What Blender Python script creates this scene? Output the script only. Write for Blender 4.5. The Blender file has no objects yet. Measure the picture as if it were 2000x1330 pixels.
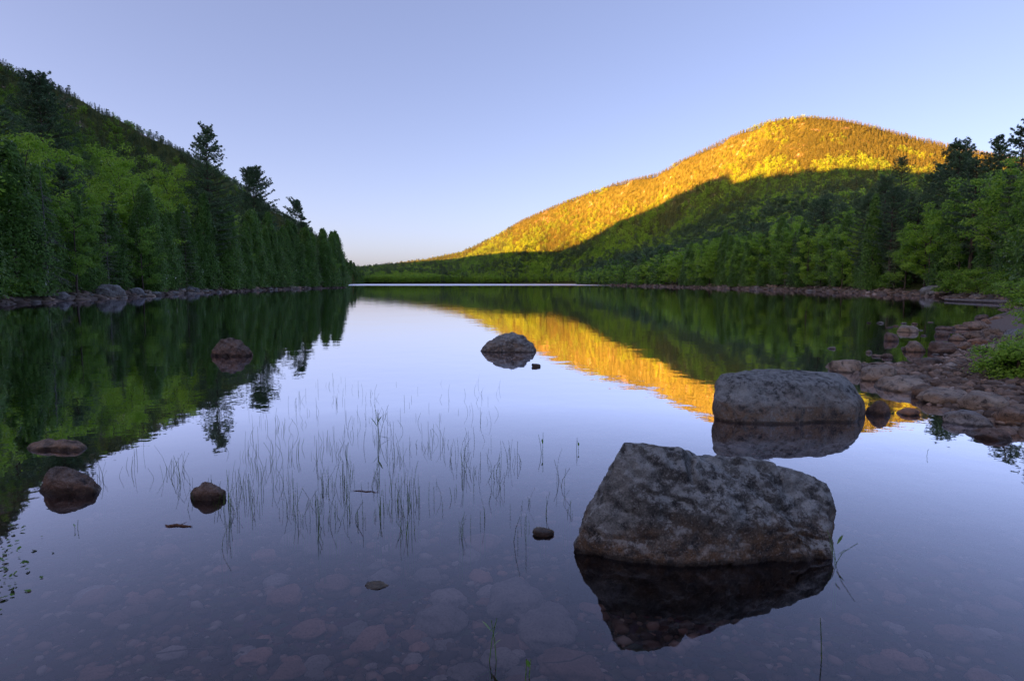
import bpy, bmesh, math, random
import numpy as np
from mathutils import Vector, Matrix

# ---------------------------------------------------------------- camera, sky, sun, exposure
scene = bpy.context.scene
COL = scene.collection
FPX = 1222.0                                   # focal length in photo pixels (photo 2000 x 1330)
PITCH = math.radians(5.24)
CAM_H = 1.5
cam_data = bpy.data.cameras.new('camera')
cam_data.sensor_width = 36.0
cam_data.lens = 36.0 * FPX / 2000.0
cam_data.clip_start = 0.05
cam_data.clip_end = 20000
cam = bpy.data.objects.new('camera', cam_data)
cam.location = (0, 0, CAM_H)
cam.rotation_euler = (math.pi / 2 - PITCH, 0, 0)
COL.objects.link(cam)
scene.camera = cam

SUN_AZ = math.radians(-117)                    # from +Y, positive to the right
SUN_EL = math.radians(5.6)
SUN_DIR = np.array([math.sin(SUN_AZ) * math.cos(SUN_EL), math.cos(SUN_AZ) * math.cos(SUN_EL), math.sin(SUN_EL)])

world = bpy.data.worlds.new('World')
scene.world = world
world.use_nodes = True
wn = world.node_tree.nodes
wl = world.node_tree.links
bg = wn['Background']
sky = wn.new('ShaderNodeTexSky')
sky.sky_type = 'NISHITA'
sky.sun_disc = False
sky.sun_elevation = SUN_EL
sky.sun_rotation = SUN_AZ
sky.altitude = 100
sky.air_density = 0.5
sky.dust_density = 2.0
sky.ozone_density = 0.2
tint = wn.new('ShaderNodeMix')
tint.data_type = 'RGBA'
tint.blend_type = 'MULTIPLY'
tint.inputs[0].default_value = 1.0
tint.inputs[7].default_value = (0.455, 0.408, 0.482, 1)
wl.new(sky.outputs[0], tint.inputs[6])
veil = wn.new('ShaderNodeMix')                 # light scattered more than once, which the single-scattering model leaves out: even over the whole sky
veil.data_type = 'RGBA'
veil.blend_type = 'ADD'
veil.inputs[0].default_value = 1.0
veil.inputs[7].default_value = (0.16, 0.185, 0.335, 1)
wl.new(tint.outputs[2], veil.inputs[6])
wl.new(veil.outputs[2], bg.inputs[0])
bg.inputs[1].default_value = 0.051

sun_data = bpy.data.lights.new('sun', 'SUN')
sun_data.energy = 4.4
sun_data.angle = math.radians(0.5)
sun_data.color = (1.0, 0.355, 0.05)
sun = bpy.data.objects.new('sun', sun_data)
sun.rotation_euler = Vector(-SUN_DIR).to_track_quat('-Z', 'Y').to_euler()
sun.location = (-300, -100, 200)
COL.objects.link(sun)

scene.view_settings.view_transform = 'Standard'
scene.view_settings.look = 'None'
scene.view_settings.gamma = 1.0
scene.view_settings.exposure = 3.78
scene.view_settings.use_curve_mapping = False
scene.render.engine = 'CYCLES'
scene.cycles.use_denoising = True
scene.cycles.max_bounces = 8
scene.cycles.diffuse_bounces = 5
scene.cycles.glossy_bounces = 3
scene.cycles.transparent_max_bounces = 8

# ---------------------------------------------------------------- geometry helpers
def ray(px, py):
    u = (px - 1000.0) / FPX
    v = (665.0 - py) / FPX
    c, s = math.cos(PITCH), math.sin(PITCH)
    return np.array([u, c + v * s, -s + v * c])

def on_water(px, py, z=0.0):
    d = ray(px, py)
    k = (z - CAM_H) / d[2]
    return np.array([d[0] * k, d[1] * k, z])

def at(px, py, Y):
    d = ray(px, py)
    k = Y / d[1]
    return np.array([d[0] * k, Y, CAM_H + d[2] * k])

def project(x, y, z):
    c, s = math.cos(PITCH), math.sin(PITCH)
    zz = z - CAM_H
    depth = y * c - zz * s
    up = y * s + zz * c
    return 1000 + FPX * x / depth, 665 - FPX * up / depth

def _hash(ix, iy, iz, seed):
    h = (ix.astype(np.int64) * 374761393 + iy.astype(np.int64) * 668265263 + iz.astype(np.int64) * 2147483647 + seed * 144665) & 0xFFFFFFFF
    h = ((h ^ (h >> 13)) * 1274126177) & 0xFFFFFFFF
    h = h ^ (h >> 16)
    return (h & 0xFFFFFF) / float(0xFFFFFF)

def vnoise(P, seed=0):
    P = np.asarray(P, float)
    I = np.floor(P)
    F = P - I
    F = F * F * (3 - 2 * F)
    I = I.astype(np.int64)
    out = 0
    for dx in (0, 1):
        for dy in (0, 1):
            for dz in (0, 1):
                w = (F[:, 0] if dx else 1 - F[:, 0]) * (F[:, 1] if dy else 1 - F[:, 1]) * (F[:, 2] if dz else 1 - F[:, 2])
                out = out + w * _hash(I[:, 0] + dx, I[:, 1] + dy, I[:, 2] + dz, seed)
    return out * 2 - 1

def fbm(P, octaves=4, seed=0, gain=0.5):
    P = np.asarray(P, float)
    a, s, f = 1.0, 0, 1.0
    for o in range(octaves):
        s = s + a * vnoise(P * f + 17.3 * o, seed + o)
        a *= gain
        f *= 2.03
    return s

# ---------------------------------------------------------------- the lay of the land
SHORE = np.array([
    (4.3, -1.2), (4.6, 2), (4.95, 4.5), (5.2, 6.4), (5.45, 7.8), (5.7, 9.2), (5.75, 10.6), (6.0, 11.3), (7.0, 11.5), (8.2, 11.9), (9.7, 13.4),
    (11.6, 15.5), (14.6, 19.5), (19.6, 26), (27.5, 34.5), (34.5, 42.5), (40, 52), (47, 70), (51, 95), (55, 122), (57, 160), (59, 220), (60, 300), (62, 400),
    (72, 700), (110, 1000), (60, 1075), (-100, 1085), (-250, 1050), (-232, 900), (-138, 520), (-85, 310), (-60, 225), (-53, 195),
    (-54, 165), (-52, 130), (-47.5, 98), (-41.5, 72), (-38, 55), (-36.5, 46), (-35.5, 40), (-34, 28), (-29, 10), (-22, -2), (-10, -3.5),
    (-3, -1.9), (1.0, -1.2)], float)

def shore_dist(x, y):
    """signed distance to the shoreline, positive on land"""
    x = np.asarray(x, float); y = np.asarray(y, float)
    A = SHORE
    B = np.roll(SHORE, -1, axis=0)
    best = np.full(x.shape, 1e18)
    inside = np.zeros(x.shape, bool)
    for (ax, ay), (bx, by) in zip(A, B):
        ex, ey = bx - ax, by - ay
        t = np.clip(((x - ax) * ex + (y - ay) * ey) / (ex * ex + ey * ey), 0, 1)
        dx, dy = x - ax - t * ex, y - ay - t * ey
        best = np.minimum(best, dx * dx + dy * dy)
        if ay != by:
            cond = ((ay > y) != (by > y)) & (x < (bx - ax) * (y - ay) / (by - ay) + ax)
            inside ^= cond
    d = np.sqrt(best)
    return np.where(inside, -d, d)

# skyline of the hills: (photo column, photo row, distance), tree tops included
_SKY = [(-330, -60, 560), (-160, -62, 560), (-60, 25, 560), (0, 108, 560), (100, 150, 590), (200, 203, 620), (300, 254, 625), (400, 306, 640), (460, 345, 655), (520, 388, 690),
        (600, 436, 760), (650, 478, 860), (690, 524, 900), (702, 519, 1480), (750, 514, 1480), (800, 508, 1470), (850, 501, 1460), (900, 490, 1440),
        (960, 462, 1400), (1020, 426, 1350), (1100, 391, 1290), (1200, 354, 1210), (1290, 333, 1150), (1320, 314, 1120), (1400, 274, 1080),
        (1450, 250, 1050), (1500, 231, 1020), (1570, 221, 1000), (1640, 225, 980), (1700, 240, 960), (1800, 265, 930), (1900, 288, 900),
        (2000, 305, 880), (2200, 330, 850)]
_az, _rr, _zr = [], [], []
for _px, _py, _Y in _SKY:
    _p = at(_px, _py, _Y)
    _az.append(math.degrees(math.atan2(_p[0], _p[1])))
    _rr.append(math.hypot(_p[0], _p[1]))
    _zr.append(max(3.0, _p[2] - (8.0 if abs(_px - 1600) < 800 else 9.0)))
# the left mountain goes on out of the picture, round behind the viewer
_az = [-200, -180, -150, -130, -110, -90, -75, -62] + _az + [60, 90, 120, 150, 160]
_rr = [600, 600, 580, 560, 550, 540, 540, 540] + _rr + [800, 700, 600, 520, 520]
_zr = [60, 70, 120, 180, 228, 258, 262, 250] + _zr + [150, 110, 80, 60, 60]

def ridge(az_deg):
    return np.interp(az_deg, _az, _rr), np.interp(az_deg, _az, _zr)

def terrain(x, y):
    x = np.asarray(x, float); y = np.asarray(y, float)
    d = shore_dist(x, y)
    r = np.hypot(x, y)
    az = np.degrees(np.arctan2(x, y))
    rr, zr = ridge(az)
    dl = np.maximum(d, 0)
    t = dl / (dl + np.maximum(rr - r, 0) + 1e-6)
    t = np.where(r > rr, 1.0, t)
    pw = np.interp(az, [-60, -15, -10, 5, 20, 60], [1.25, 1.25, 1.2, 1.25, 1.3, 1.3])
    h = zr * t ** pw
    back = np.maximum(r - rr, 0) / rr
    fall = np.interp(az, [-39, -30, -26, -14.6, -13.8], [6.5, 2.6, 0.35, 0.35, 3.0])
    h = h * (0.15 + 0.85 * np.exp(-fall * back * back))
    big = fbm(np.stack([x / 150, y / 150, x * 0 + 3.1], -1), 3, 5)
    h = h + big * np.minimum(zr * 0.07, 9) * np.sin(np.pi * np.clip(t, 0, 1)) ** 0.7
    big2 = fbm(np.stack([x / 38, y / 38, x * 0 + 1.7], -1), 2, 9)
    h = h + big2 * 2.6 * np.clip((dl - 6) / 60, 0, 1) * np.clip(1.4 - t, 0, 1)
    rough = fbm(np.stack([x / 45, y / 45, x * 0 + 6.3], -1), 3, 15)
    h = h + rough * 7.0 * np.clip((-az - 43) / 6, 0, 1) * np.clip((t - 0.6) / 0.4, 0, 1)      # knolls along the unseen part of the left ridge
    near = np.clip((r - 14) / 25, 0, 1)                       # the low gravel beach by the viewer, the steeper wooded banks further off
    bank = (0.10 * (1 - np.exp(-dl / 0.6)) + 0.05 * dl ** 0.8) * (1 - near) + near * (0.75 * (1 - np.exp(-dl / 1.8)) + 0.035 * np.minimum(dl, 20))
    small = fbm(np.stack([x / 0.9, y / 0.9, x * 0], -1), 3, 21) * 0.03
    land = bank + h + small * np.clip(dl * 2, 0, 1)
    dw = np.maximum(-d, 0)
    bed = -(0.02 + 0.34 * (1 - np.exp(-dw / 2.2)) + 0.10 * np.maximum(dw - 5, 0))
    bed = np.maximum(bed, -4) + small * np.clip(dw, 0, 1) * 1.2
    return np.where(d > 0, land, bed)

def gz(x, y):
    return float(terrain(np.array([x]), np.array([y]))[0])

# ---------------------------------------------------------------- materials
def nodes_of(m):
    m.use_nodes = True
    nt = m.node_tree
    for n in list(nt.nodes):
        nt.nodes.remove(n)
    out = nt.nodes.new('ShaderNodeOutputMaterial')
    return nt, nt.nodes, nt.links, out

def ramp(nt, stops, interp='LINEAR'):
    n = nt.nodes.new('ShaderNodeValToRGB')
    n.color_ramp.interpolation = interp
    e = n.color_ramp.elements
    while len(e) > 1:
        e.remove(e[0])
    e[0].position = stops[0][0]
    e[0].color = tuple(stops[0][1]) + (1,)
    for p, c in stops[1:]:
        k = e.new(p)
        k.color = tuple(c) + (1,)
    return n

def mixc(nt, fac, a, b, blend='MIX'):
    n = nt.nodes.new('ShaderNodeMix')
    n.data_type = 'RGBA'
    n.blend_type = blend
    for sock, v in ((0, fac), (6, a), (7, b)):
        if isinstance(v, (int, float)):
            n.inputs[sock].default_value = v
        elif isinstance(v, tuple):
            n.inputs[sock].default_value = v + (1,)
        else:
            nt.links.new(v, n.inputs[sock])
    return n.outputs[2]

def noise(nt, vec, scale, detail=4, rough=0.55, dist=0.0):
    n = nt.nodes.new('ShaderNodeTexNoise')
    n.inputs['Scale'].default_value = scale
    n.inputs['Detail'].default_value = detail
    n.inputs['Roughness'].default_value = rough
    n.inputs['Distortion'].default_value = dist
    if vec is not None:
        nt.links.new(vec, n.inputs['Vector'])
    return n

def maprange(nt, v, a, b, c=0.0, d=1.0, clamp=True):
    n = nt.nodes.new('ShaderNodeMapRange')
    n.clamp = clamp
    nt.links.new(v, n.inputs[0])
    for i, x in zip((1, 2, 3, 4), (a, b, c, d)):
        n.inputs[i].default_value = x
    return n.outputs[0]

def math_(nt, op, a, b=None):
    n = nt.nodes.new('ShaderNodeMath')
    n.operation = op
    for i, v in enumerate((a, b)):
        if v is None:
            continue
        if isinstance(v, (int, float)):
            n.inputs[i].default_value = v
        else:
            nt.links.new(v, n.inputs[i])
    return n.outputs[0]

def foliage_mat(name, dark, mid, light, transl=0.28, spread=1.0, wax=0.2):
    """leaf colour: varies from leaf to leaf and from tree to tree"""
    m = bpy.data.materials.new(name)
    nt, N, L, out = nodes_of(m)
    at_ = N.new('ShaderNodeAttribute')
    at_.attribute_name = 'leaf'
    info = N.new('ShaderNodeObjectInfo')
    f = math_(nt, 'ADD', math_(nt, 'MULTIPLY', at_.outputs['Fac'], 0.55), math_(nt, 'MULTIPLY', info.outputs['Random'], 0.45 * spread))
    r = ramp(nt, [(0.0, dark), (0.5, mid), (1.0, light)])
    L.new(f, r.inputs[0])
    d = N.new('ShaderNodeBsdfDiffuse')
    L.new(r.outputs[0], d.inputs[0])
    t = N.new('ShaderNodeBsdfTranslucent')
    L.new(r.outputs[0], t.inputs[0])
    mx = N.new('ShaderNodeMixShader')
    mx.inputs[0].default_value = transl
    L.new(d.outputs[0], mx.inputs[1])
    L.new(t.outputs[0], mx.inputs[2])
    fr = N.new('ShaderNodeFresnel')                # the waxy skin of leaves and needles picks up the sky
    fr.inputs[0].default_value = 1.5
    g = N.new('ShaderNodeBsdfGlossy')
    g.inputs['Roughness'].default_value = 0.5
    g.inputs[0].default_value = (0.9, 0.9, 0.9, 1)
    wx = N.new('ShaderNodeMixShader')
    L.new(math_(nt, 'MULTIPLY', fr.outputs[0], wax), wx.inputs[0])
    L.new(mx.outputs[0], wx.inputs[1])
    L.new(g.outputs[0], wx.inputs[2])
    L.new(wx.outputs[0], out.inputs[0])
    return m

def bark_mat(name, a, b, scale=3.0):
    m = bpy.data.materials.new(name)
    nt, N, L, out = nodes_of(m)
    tc = N.new('ShaderNodeTexCoord')
    mp = N.new('ShaderNodeMapping')
    mp.inputs['Scale'].default_value = (4, 4, 1)
    L.new(tc.outputs['Object'], mp.inputs[0])
    n = noise(nt, mp.outputs[0], scale, 5, 0.65)
    r = ramp(nt, [(0.3, a), (0.7, b)])
    L.new(n.outputs[0], r.inputs[0])
    p = N.new('ShaderNodeBsdfPrincipled')
    p.inputs['Roughness'].default_value = 0.9
    L.new(r.outputs[0], p.inputs['Base Color'])
    bp = N.new('ShaderNodeBump')
    bp.inputs['Strength'].default_value = 0.5
    L.new(n.outputs[0], bp.inputs['Height'])
    L.new(bp.outputs[0], p.inputs['Normal'])
    L.new(p.outputs[0], out.inputs[0])
    return m

def rock_mat(name, base, light, rust, lichen_amt=0.5, wet_h=0.03, speck=120.0, rough=0.85, rust_h=0.25, bump=0.85):
    """granite: speckled grain, lichen on what faces up, rust towards the water line, a wet band just above it"""
    m = bpy.data.materials.new(name)
    nt, N, L, out = nodes_of(m)
    tc = N.new('ShaderNodeTexCoord')
    geo = N.new('ShaderNodeNewGeometry')
    info = N.new('ShaderNodeObjectInfo')
    pos = geo.outputs['Position']
    big = noise(nt, pos, 2.6, 6, 0.62, 0.4)
    med = noise(nt, pos, 15.0, 8, 0.75)
    fine = noise(nt, pos, speck, 3, 0.7)
    sx = N.new('ShaderNodeSeparateXYZ')
    L.new(pos, sx.inputs[0])
    nx = N.new('ShaderNodeSeparateXYZ')
    L.new(geo.outputs['Normal'], nx.inputs[0])
    c = mixc(nt, maprange(nt, big.outputs[0], 0.44, 0.56), base, light)
    c = mixc(nt, maprange(nt, info.outputs['Random'], 0, 1, 0.0, 0.3), c, rust)
    # bare rusty stone low down, in ragged patches
    hz = math_(nt, 'ADD', sx.outputs[2], math_(nt, 'MULTIPLY', math_(nt, 'SUBTRACT', big.outputs[0], 0.5), rust_h * 2.6))
    c = mixc(nt, math_(nt, 'MULTIPLY', maprange(nt, hz, rust_h * 0.4, rust_h * 1.3, 1, 0), maprange(nt, med.outputs[0], 0.36, 0.56, 0.15, 0.95)), c, rust)
    # dark crust of old lichen
    mid = noise(nt, pos, 6.5, 9, 0.76, 0.5)
    dk = math_(nt, 'MULTIPLY', maprange(nt, mid.outputs[0], 0.43, 0.52, 0.9, 0), maprange(nt, med.outputs[0], 0.38, 0.6, 1.0, 0.35))
    c = mixc(nt, dk, c, (0.017, 0.018, 0.02))
    # pale lichen on the top and in rosettes
    li = math_(nt, 'MULTIPLY', maprange(nt, nx.outputs[2], 0.2, 0.65), maprange(nt, med.outputs[0], 0.45, 0.54))
    vor = N.new('ShaderNodeTexVoronoi')
    vor.inputs['Scale'].default_value = 30
    L.new(mixc(nt, 0.12, pos, med.outputs[1]), vor.inputs['Vector'])
    spot = math_(nt, 'MULTIPLY', maprange(nt, vor.outputs['Distance'], 0.25, 0.36, 1, 0), maprange(nt, mid.outputs[0], 0.5, 0.58))
    li = math_(nt, 'MAXIMUM', li, math_(nt, 'MULTIPLY', spot, 0.8))
    c = mixc(nt, math_(nt, 'MULTIPLY', li, lichen_amt), c, (0.42, 0.45, 0.44))
    # grain
    c = mixc(nt, maprange(nt, fine.outputs[0], 0.55, 0.72, 0, 0.55), c, (0.42, 0.40, 0.39))
    c = mixc(nt, maprange(nt, fine.outputs[0], 0.45, 0.3, 0, 0.7), c, (0.02, 0.02, 0.022))
    # wet line
    wet = maprange(nt, math_(nt, 'ADD', sx.outputs[2], math_(nt, 'MULTIPLY', math_(nt, 'SUBTRACT', med.outputs[0], 0.5), 0.05)), wet_h * 0.5, wet_h * 1.2, 1, 0)
    c = mixc(nt, math_(nt, 'MULTIPLY', wet, 0.72), c, (0.01, 0.008, 0.007))
    p = N.new('ShaderNodeBsdfPrincipled')
    L.new(c, p.inputs['Base Color'])
    L.new(maprange(nt, wet, 0, 1, rough, 0.35), p.inputs['Roughness'])
    p.inputs['Specular IOR Level'].default_value = 0.3
    h = math_(nt, 'ADD', math_(nt, 'MULTIPLY', mid.outputs[0], 1.4), math_(nt, 'ADD', math_(nt, 'MULTIPLY', med.outputs[0], 0.9), math_(nt, 'MULTIPLY', fine.outputs[0], 0.2)))
    bp = N.new('ShaderNodeBump')
    bp.inputs['Strength'].default_value = bump
    bp.inputs['Distance'].default_value = 0.05
    L.new(h, bp.inputs['Height'])
    L.new(bp.outputs[0], p.inputs['Normal'])
    L.new(p.outputs[0], out.inputs[0])
    return m

M_CEDAR = foliage_mat('cedar_leaves', (0.065, 0.15, 0.026), (0.115, 0.245, 0.038), (0.17, 0.32, 0.055), 0.45, wax=0.36)
M_SPRUCE = foliage_mat('spruce_needles', (0.080, 0.135, 0.058), (0.135, 0.21, 0.082), (0.19, 0.27, 0.10), 0.4, wax=0.36)
M_PINE = foliage_mat('pine_needles', (0.068, 0.135, 0.064), (0.115, 0.21, 0.092), (0.17, 0.28, 0.115), 0.4, wax=0.36)
M_SUNLIT_SPRUCE = foliage_mat('ridge_spruce_needles', (0.12, 0.16, 0.058), (0.20, 0.25, 0.080), (0.28, 0.32, 0.10), 0.4)  # yellower, lighter copy of the spruce needles: sunlight put into the colour
M_BROAD = foliage_mat('broad_leaves', (0.23, 0.40, 0.045), (0.34, 0.56, 0.065), (0.46, 0.62, 0.085), 0.5)
M_BROAD2 = foliage_mat('deep_green_leaves', (0.16, 0.31, 0.050), (0.26, 0.46, 0.066), (0.35, 0.54, 0.085), 0.5)
M_SHRUB = foliage_mat('shrub_leaves', (0.14, 0.28, 0.036), (0.23, 0.42, 0.050), (0.32, 0.50, 0.07), 0.5)
M_BARK = bark_mat('dark_bark', (0.045, 0.034, 0.026), (0.12, 0.09, 0.07))
M_BIRCH = bark_mat('pale_bark', (0.28, 0.26, 0.23), (0.55, 0.52, 0.48))
M_SNAG = bark_mat('weathered_wood', (0.09, 0.085, 0.085), (0.22, 0.21, 0.205))
M_TWIG = bark_mat('wet_wood', (0.05, 0.025, 0.015), (0.14, 0.07, 0.04), 20)

M_ROCK = rock_mat('boulder_granite', (0.070, 0.080, 0.078), (0.205, 0.227, 0.222), (0.175, 0.105, 0.055), 0.72, 0.03, 95, rust_h=0.17)
M_ROCK2 = rock_mat('grey_granite', (0.12, 0.134, 0.132), (0.225, 0.248, 0.244), (0.24, 0.165, 0.105), 0.5, 0.028, 120, rust_h=0.26)
M_DARK = rock_mat('dark_stone', (0.085, 0.058, 0.044), (0.17, 0.115, 0.085), (0.20, 0.105, 0.06), 0.15, 0.05, 160, rust_h=0.1)
M_PINK = rock_mat('pink_granite', (0.29, 0.235, 0.18), (0.45, 0.375, 0.29), (0.38, 0.26, 0.165), 0.2, 0.025, 150, rust_h=0.1)
M_BROWN = rock_mat('brown_stone', (0.19, 0.135, 0.095), (0.31, 0.23, 0.17), (0.30, 0.17, 0.09), 0.15, 0.03, 150, rust_h=0.1)
M_ORANGE = rock_mat('orange_stone', (0.30, 0.15, 0.075), (0.38, 0.21, 0.12), (0.36, 0.17, 0.08), 0.1, 0.02, 150, rust_h=0.1)
M_PALE = rock_mat('pale_grey_stone', (0.17, 0.175, 0.18), (0.28, 0.285, 0.29), (0.28, 0.22, 0.17), 0.35, 0.02, 120, rust_h=0.1)

def bed_stone_mat(name, a, b):
    m = bpy.data.materials.new(name)
    nt, N, L, out = nodes_of(m)
    geo = N.new('ShaderNodeNewGeometry')
    info = N.new('ShaderNodeObjectInfo')
    n = noise(nt, geo.outputs['Position'], 9, 6, 0.7)
    n2 = noise(nt, geo.outputs['Position'], 90, 3, 0.7)
    c = mixc(nt, maprange(nt, n.outputs[0], 0.3, 0.7), a, b)
    c = mixc(nt, math_(nt, 'MULTIPLY', info.outputs['Random'], 0.75), c, (0.085, 0.055, 0.042))
    c = mixc(nt, maprange(nt, n2.outputs[0], 0.5, 0.7, 0, 0.4), c, (0.02, 0.016, 0.012))
    d = N.new('ShaderNodeBsdfDiffuse')
    L.new(c, d.inputs[0])
    L.new(d.outputs[0], out.inputs[0])
    return m
M_BED1 = bed_stone_mat('sunken_red_stone', (0.26, 0.12, 0.075), (0.50, 0.26, 0.165))
M_BED2 = bed_stone_mat('sunken_grey_stone', (0.20, 0.155, 0.12), (0.44, 0.34, 0.26))
M_GRAVEL = bed_stone_mat('pebble_mix', (0.09, 0.07, 0.06), (0.24, 0.18, 0.15))

def ground_mat():
    m = bpy.data.materials.new('ground_mix')
    nt, N, L, out = nodes_of(m)
    geo = N.new('ShaderNodeNewGeometry')
    pos = geo.outputs['Position']
    s = N.new('ShaderNodeSeparateXYZ')
    L.new(pos, s.inputs[0])
    n1 = noise(nt, pos, 0.05, 6, 0.6)
    n2 = noise(nt, pos, 1.3, 6, 0.65)
    n3 = noise(nt, pos, 14, 5, 0.7)
    v = N.new('ShaderNodeTexVoronoi')
    v.inputs['Scale'].default_value = 16
    L.new(pos, v.inputs['Vector'])
    # lake bed: brown silt with pebbles
    peb = mixc(nt, maprange(nt, n2.outputs[0], 0.35, 0.65), (0.045, 0.027, 0.022), (0.11, 0.066, 0.048))
    peb = mixc(nt, 0.45, peb, v.outputs['Color'], 'OVERLAY')
    peb = mixc(nt, maprange(nt, n3.outputs[0], 0.4, 0.7, 0, 0.5), peb, (0.05, 0.036, 0.028))
    # beach: pinkish gravel
    beach = mixc(nt, n3.outputs[0], (0.10, 0.08, 0.068), (0.27, 0.22, 0.19))
    # forest floor
    forest = mixc(nt, maprange(nt, n2.outputs[0], 0.35, 0.65), (0.045, 0.07, 0.018), (0.10, 0.10, 0.03))
    # bare ledges on the upper slopes
    ledge = mixc(nt, n2.outputs[0], (0.20, 0.15, 0.115), (0.36, 0.28, 0.22))
    up = math_(nt, 'MULTIPLY', maprange(nt, s.outputs[2], 60, 150), maprange(nt, n1.outputs[0], 0.60, 0.66))
    land = mixc(nt, up, forest, ledge)
    c = mixc(nt, maprange(nt, math_(nt, 'ADD', s.outputs[2], math_(nt, 'MULTIPLY', n2.outputs[0], 0.5)), 0.62, 0.95), beach, land)
    c = mixc(nt, maprange(nt, s.outputs[2], -0.02, 0.05), peb, c)
    p = N.new('ShaderNodeBsdfPrincipled')
    p.inputs['Roughness'].default_value = 0.95
    p.inputs['Specular IOR Level'].default_value = 0.1
    L.new(c, p.inputs['Base Color'])
    bp = N.new('ShaderNodeBump')
    bp.inputs['Strength'].default_value = 0.7
    bp.inputs['Distance'].default_value = 0.04
    L.new(n3.outputs[0], bp.inputs['Height'])
    L.new(bp.outputs[0], p.inputs['Normal'])
    L.new(p.outputs[0], out.inputs[0])
    return m

def water_mat():
    m = bpy.data.materials.new('lake_water')
    nt, N, L, out = nodes_of(m)
    geo = N.new('ShaderNodeNewGeometry')
    pos = geo.outputs['Position']
    s = N.new('ShaderNodeSeparateXYZ')
    L.new(pos, s.inputs[0])
    n1 = noise(nt, pos, 2.2, 3, 0.5)
    n2 = noise(nt, pos, 0.35, 2, 0.5)
    h = math_(nt, 'ADD', math_(nt, 'MULTIPLY', n1.outputs[0], 0.0022), math_(nt, 'MULTIPLY', n2.outputs[0], 0.006))
    bp = N.new('ShaderNodeBump')
    bp.inputs['Strength'].default_value = 1.0
    bp.inputs['Distance'].default_value = 1.0
    L.new(h, bp.inputs['Height'])
    # a breath of wind roughens the far end of the lake
    wob = noise(nt, pos, 0.012, 3, 0.5)
    far = maprange(nt, math_(nt, 'ADD', s.outputs[1], math_(nt, 'MULTIPLY', math_(nt, 'SUBTRACT', wob.outputs[0], 0.5), 160)), 330, 430)
    g = N.new('ShaderNodeBsdfGlossy')
    L.new(maprange(nt, far, 0, 1, 0.012, 0.36), g.inputs['Roughness'])
    g.inputs[0].default_value = (0.93, 0.92, 1.0, 1)
    L.new(bp.outputs[0], g.inputs['Normal'])
    fr = N.new('ShaderNodeFresnel')
    fr.inputs[0].default_value = 1.33
    fac = math_(nt, 'MINIMUM', math_(nt, 'MULTIPLY', math_(nt, 'POWER', fr.outputs[0], 1.25), 4.3), 1.0)
    t = N.new('ShaderNodeBsdfTransparent')
    t.inputs[0].default_value = (0.90, 0.88, 0.94, 1)
    mx = N.new('ShaderNodeMixShader')
    L.new(fac, mx.inputs[0])
    L.new(t.outputs[0], mx.inputs[1])
    L.new(g.outputs[0], mx.inputs[2])
    L.new(mx.outputs[0], out.inputs[0])
    return m
M_GROUND = ground_mat()
M_WATER = water_mat()

# ---------------------------------------------------------------- object helpers
def mesh_quads(name, V, Q, mats, leaf=None, midx=None, smooth=False):
    V = np.asarray(V, np.float32); Q = np.asarray(Q, np.int32)
    k = Q.shape[1]
    me = bpy.data.meshes.new(name)
    me.vertices.add(len(V))
    me.vertices.foreach_set('co', V.ravel())
    me.loops.add(Q.size)
    me.loops.foreach_set('vertex_index', Q.ravel())
    me.polygons.add(len(Q))
    me.polygons.foreach_set('loop_start', np.arange(0, Q.size, k, dtype=np.int32))
    for m in mats:
        me.materials.append(m)
    if midx is not None:
        me.polygons.foreach_set('material_index', np.asarray(midx, np.int32))
    if smooth:
        me.polygons.foreach_set('use_smooth', np.ones(len(Q), bool))
    if leaf is not None:
        a = me.attributes.new('leaf', 'FLOAT', 'FACE')
        a.data.foreach_set('value', np.asarray(leaf, np.float32))
    me.update(calc_edges=True)
    return me

def link(name, data, parent=None, loc=None, rot=None, scl=None):
    o = bpy.data.objects.new(name, data)
    COL.objects.link(o)
    if parent is not None:
        o.parent = parent
    if loc is not None:
        o.location = loc
    if rot is not None:
        o.rotation_euler = rot
    if scl is not None:
        o.scale = scl
    return o

def tag(o, label, cat, group=None, kind=None):
    o['label'] = label
    o['category'] = cat
    if group:
        o['group'] = group
    if kind:
        o['kind'] = kind
    return o

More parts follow.
